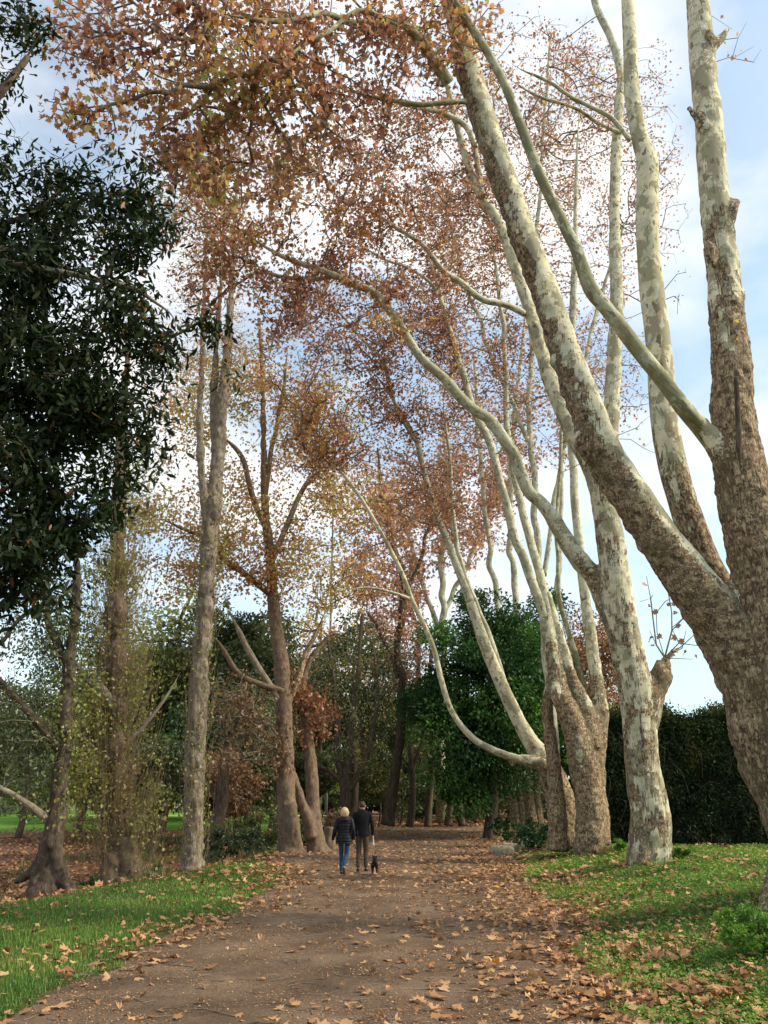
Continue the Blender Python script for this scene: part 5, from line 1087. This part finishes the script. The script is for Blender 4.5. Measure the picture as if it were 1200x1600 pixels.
def hairf(V, d):
    V = V.copy(); V[:, 2] = np.where(V[:, 2] < 0, V[:, 2]*1.25, V[:, 2]); V[:, 0] *= 1+.12*(V[:, 2] < .0); V *= (1+.05*fbm(d*np.array((7, 7, 1.5)), 4, 2))[:, None]
    V[:, 1] = np.where((V[:, 1] > .05) & (V[:, 2] < .05), .04, V[:, 1]); return V
ell('hair', (0, -.025, 1.625), (.112, .118, .128), BLOND, woman, 30, 20, hairf)
# man
mx, my = -.60, 23.7
JM = dict(hipL=(-.09, 0, .92), kneeL=(-.09, .05, .50), ankleL=(-.10, -.04, .09), toeL=(-.115, .10, .03), hipR=(.09, 0, .92), kneeR=(.10, .06, .50), ankleR=(.105, .0, .09), toeR=(.13, .15, .03),
          shL=(-.20, 0, 1.43), elL=(-.245, -.06, 1.14), wrL=(-.22, .06, .90), shR=(.20, 0, 1.43), elR=(.27, -.03, 1.14), wrR=(.28, .04, .88))
man = person('short haired person in plain black jacket and brown trousers walking beside the blonde one', (mx, my, zg(mx, my)-.015), R(-2), 1.035, JM, None, None, None)
loft('jacket', [(0, 0, .88, .185, .14), (0, 0, .98, .195, .145), (0, 0, 1.12, .185, .135), (0, 0, 1.28, .205, .14), (0, 0, 1.40, .225, .13), (0, 0, 1.45, .21, .115), (0, -.005, 1.49, .135, .10), (0, 0, 1.545, .068, .075)], JK2, man, 28)
for sd_ in 'LR':
    s_, e_, w_ = (np.array(JM[k+sd_]) for k in ('sh', 'el', 'wr')); v = [s_*np.array((.75, 1, 1)), s_, s_*.5+e_*.5, e_, e_*.5+w_*.5, w_*.95+e_*.05]
    v, e, r = chain(v, [.07, .072, .064, .056, .05, .04]); skin('sleeve', v, e, r, JK2, man)
legs(JM, TROU, man, (.10, .072, .056)); shoe(JM['ankleL'], JM['toeL'], SHOE, man); shoe(JM['ankleR'], JM['toeR'], SHOE, man)
def hf2(V, d): V = V.copy(); V[:, 1] = np.where((V[:, 1] > .06) & (V[:, 2] < .04), .0, V[:, 1]); V[:, 2] = np.maximum(V[:, 2], -.06); return V
ell('hair', (0, -.012, 1.655), (.086, .108, .085), BRHAIR, man, 24, 16, hf2)
# limp pale bag held in his right hand
hw = np.array(man.location)+1.035*np.array((.285, .04, .80)); 
bo = ell('bag', (0, 0, 0), (.035, .03, .13), BAG, None, 16, 12, lambda V, d: V*(1+.35*fbm(d*3, 6, 2))[:, None]*np.where(V[:, 2:3] > 0, np.array((.6, .6, 1)), 1)); bo.location = hw-np.array((-.01, .0, .10)); tag(bo, 'small limp pale bag hanging from the hand of the brown trousered walker', 'bag')
# dog
dx_, dy_ = -.24, 22.6; dz_ = zg(dx_, dy_); dog = empty('dog', (dx_, dy_, dz_-.01), 'small black dog with a white patch on its flank, trotting away from the camera', 'dog')
v = [(0, -.16, .28), (0, 0, .27), (0, .14, .28), (0, .22, .36), (0, .29, .40), (0, .37, .385), (0, .41, .375)]; r = [.07, .078, .085, .055, .062, .035, .02]; e = [(i, i+1) for i in range(6)]
for (bx_, by_, pts_) in ((0, 0, [(-.055, -.17, .22), (-.06, -.12, .15), (-.06, -.20, .10), (-.06, -.18, .02)]), (0, 0, [(.055, -.17, .22), (.06, -.18, .15), (.06, -.27, .10), (.06, -.26, .02)])):
    b = len(v); v += pts_; e += [(0, b), (b, b+1), (b+1, b+2), (b+2, b+3)]; r += [.05, .034, .022, .02]
for pts_ in ([(-.05, .14, .2), (-.05, .13, .12), (-.05, .17, .02)], [(.05, .14, .2), (.05, .17, .12), (.05, .12, .03)]):
    b = len(v); v += pts_; e += [(2, b), (b, b+1), (b+1, b+2)]; r += [.042, .026, .02]
b = len(v); v += [(0, -.22, .33), (.01, -.24, .40), (.02, -.20, .45)]; e += [(0, b), (b, b+1), (b+1, b+2)]; r += [.025, .02, .012]
skin('body', v, e, r, BLACKFUR, dog, 1)
for q in (-1, 1):
    ell('ear', (q*.055, .27, .42), (.014, .03, .045), BLACKFUR, dog, 10, 8); ell('eye', (q*.028, .345, .415), (.007, .006, .007), EYE_, dog, 8, 6)
ell('white_patch', (-.035, -.195, .255), (.028, .03, .04), WHITEF, dog, 12, 10)
tu, ru = resample(np.array([(-.0, .215-.05, .30), (-.06, .20, .34), (0, .175, .40), (.06, .20, .34), (0, .23, .29)]), np.full(5, .008), .02); V, Q, caps, _, _ = tube(tu, ru, 6); a = Acc(); a.add(V, [Q]+caps); o = a.build('collar', simple('red_collar', (.05, .01, .01)), dog)
# lead from her right hand to the collar
c_, s__ = math.cos(R(-3)), math.sin(R(-3)); hx, hy, hz = np.array((.25, .06, .82))*.935
h0 = np.array((wx+hx*c_-hy*s__, wy+hx*s__+hy*c_, woman.location.z+hz)); d0 = np.array((dx_, dy_+.18, dz_+.39))
pts, rad = resample(np.array([h0, h0*.75+d0*.25-(0, 0, .16), h0*.5+d0*.5-(0, 0, .17), h0*.25+d0*.75-(0, 0, .1), d0]), np.full(5, .007), .04); V, Q, caps, tcv, _ = tube(pts, rad, 6); a = Acc(); a.add(V, [Q]+caps)
tag(a.build('dog_lead', LEASH, None, tuple(h0)), 'thin black lead running from the walking woman to the small dog', 'dog lead')
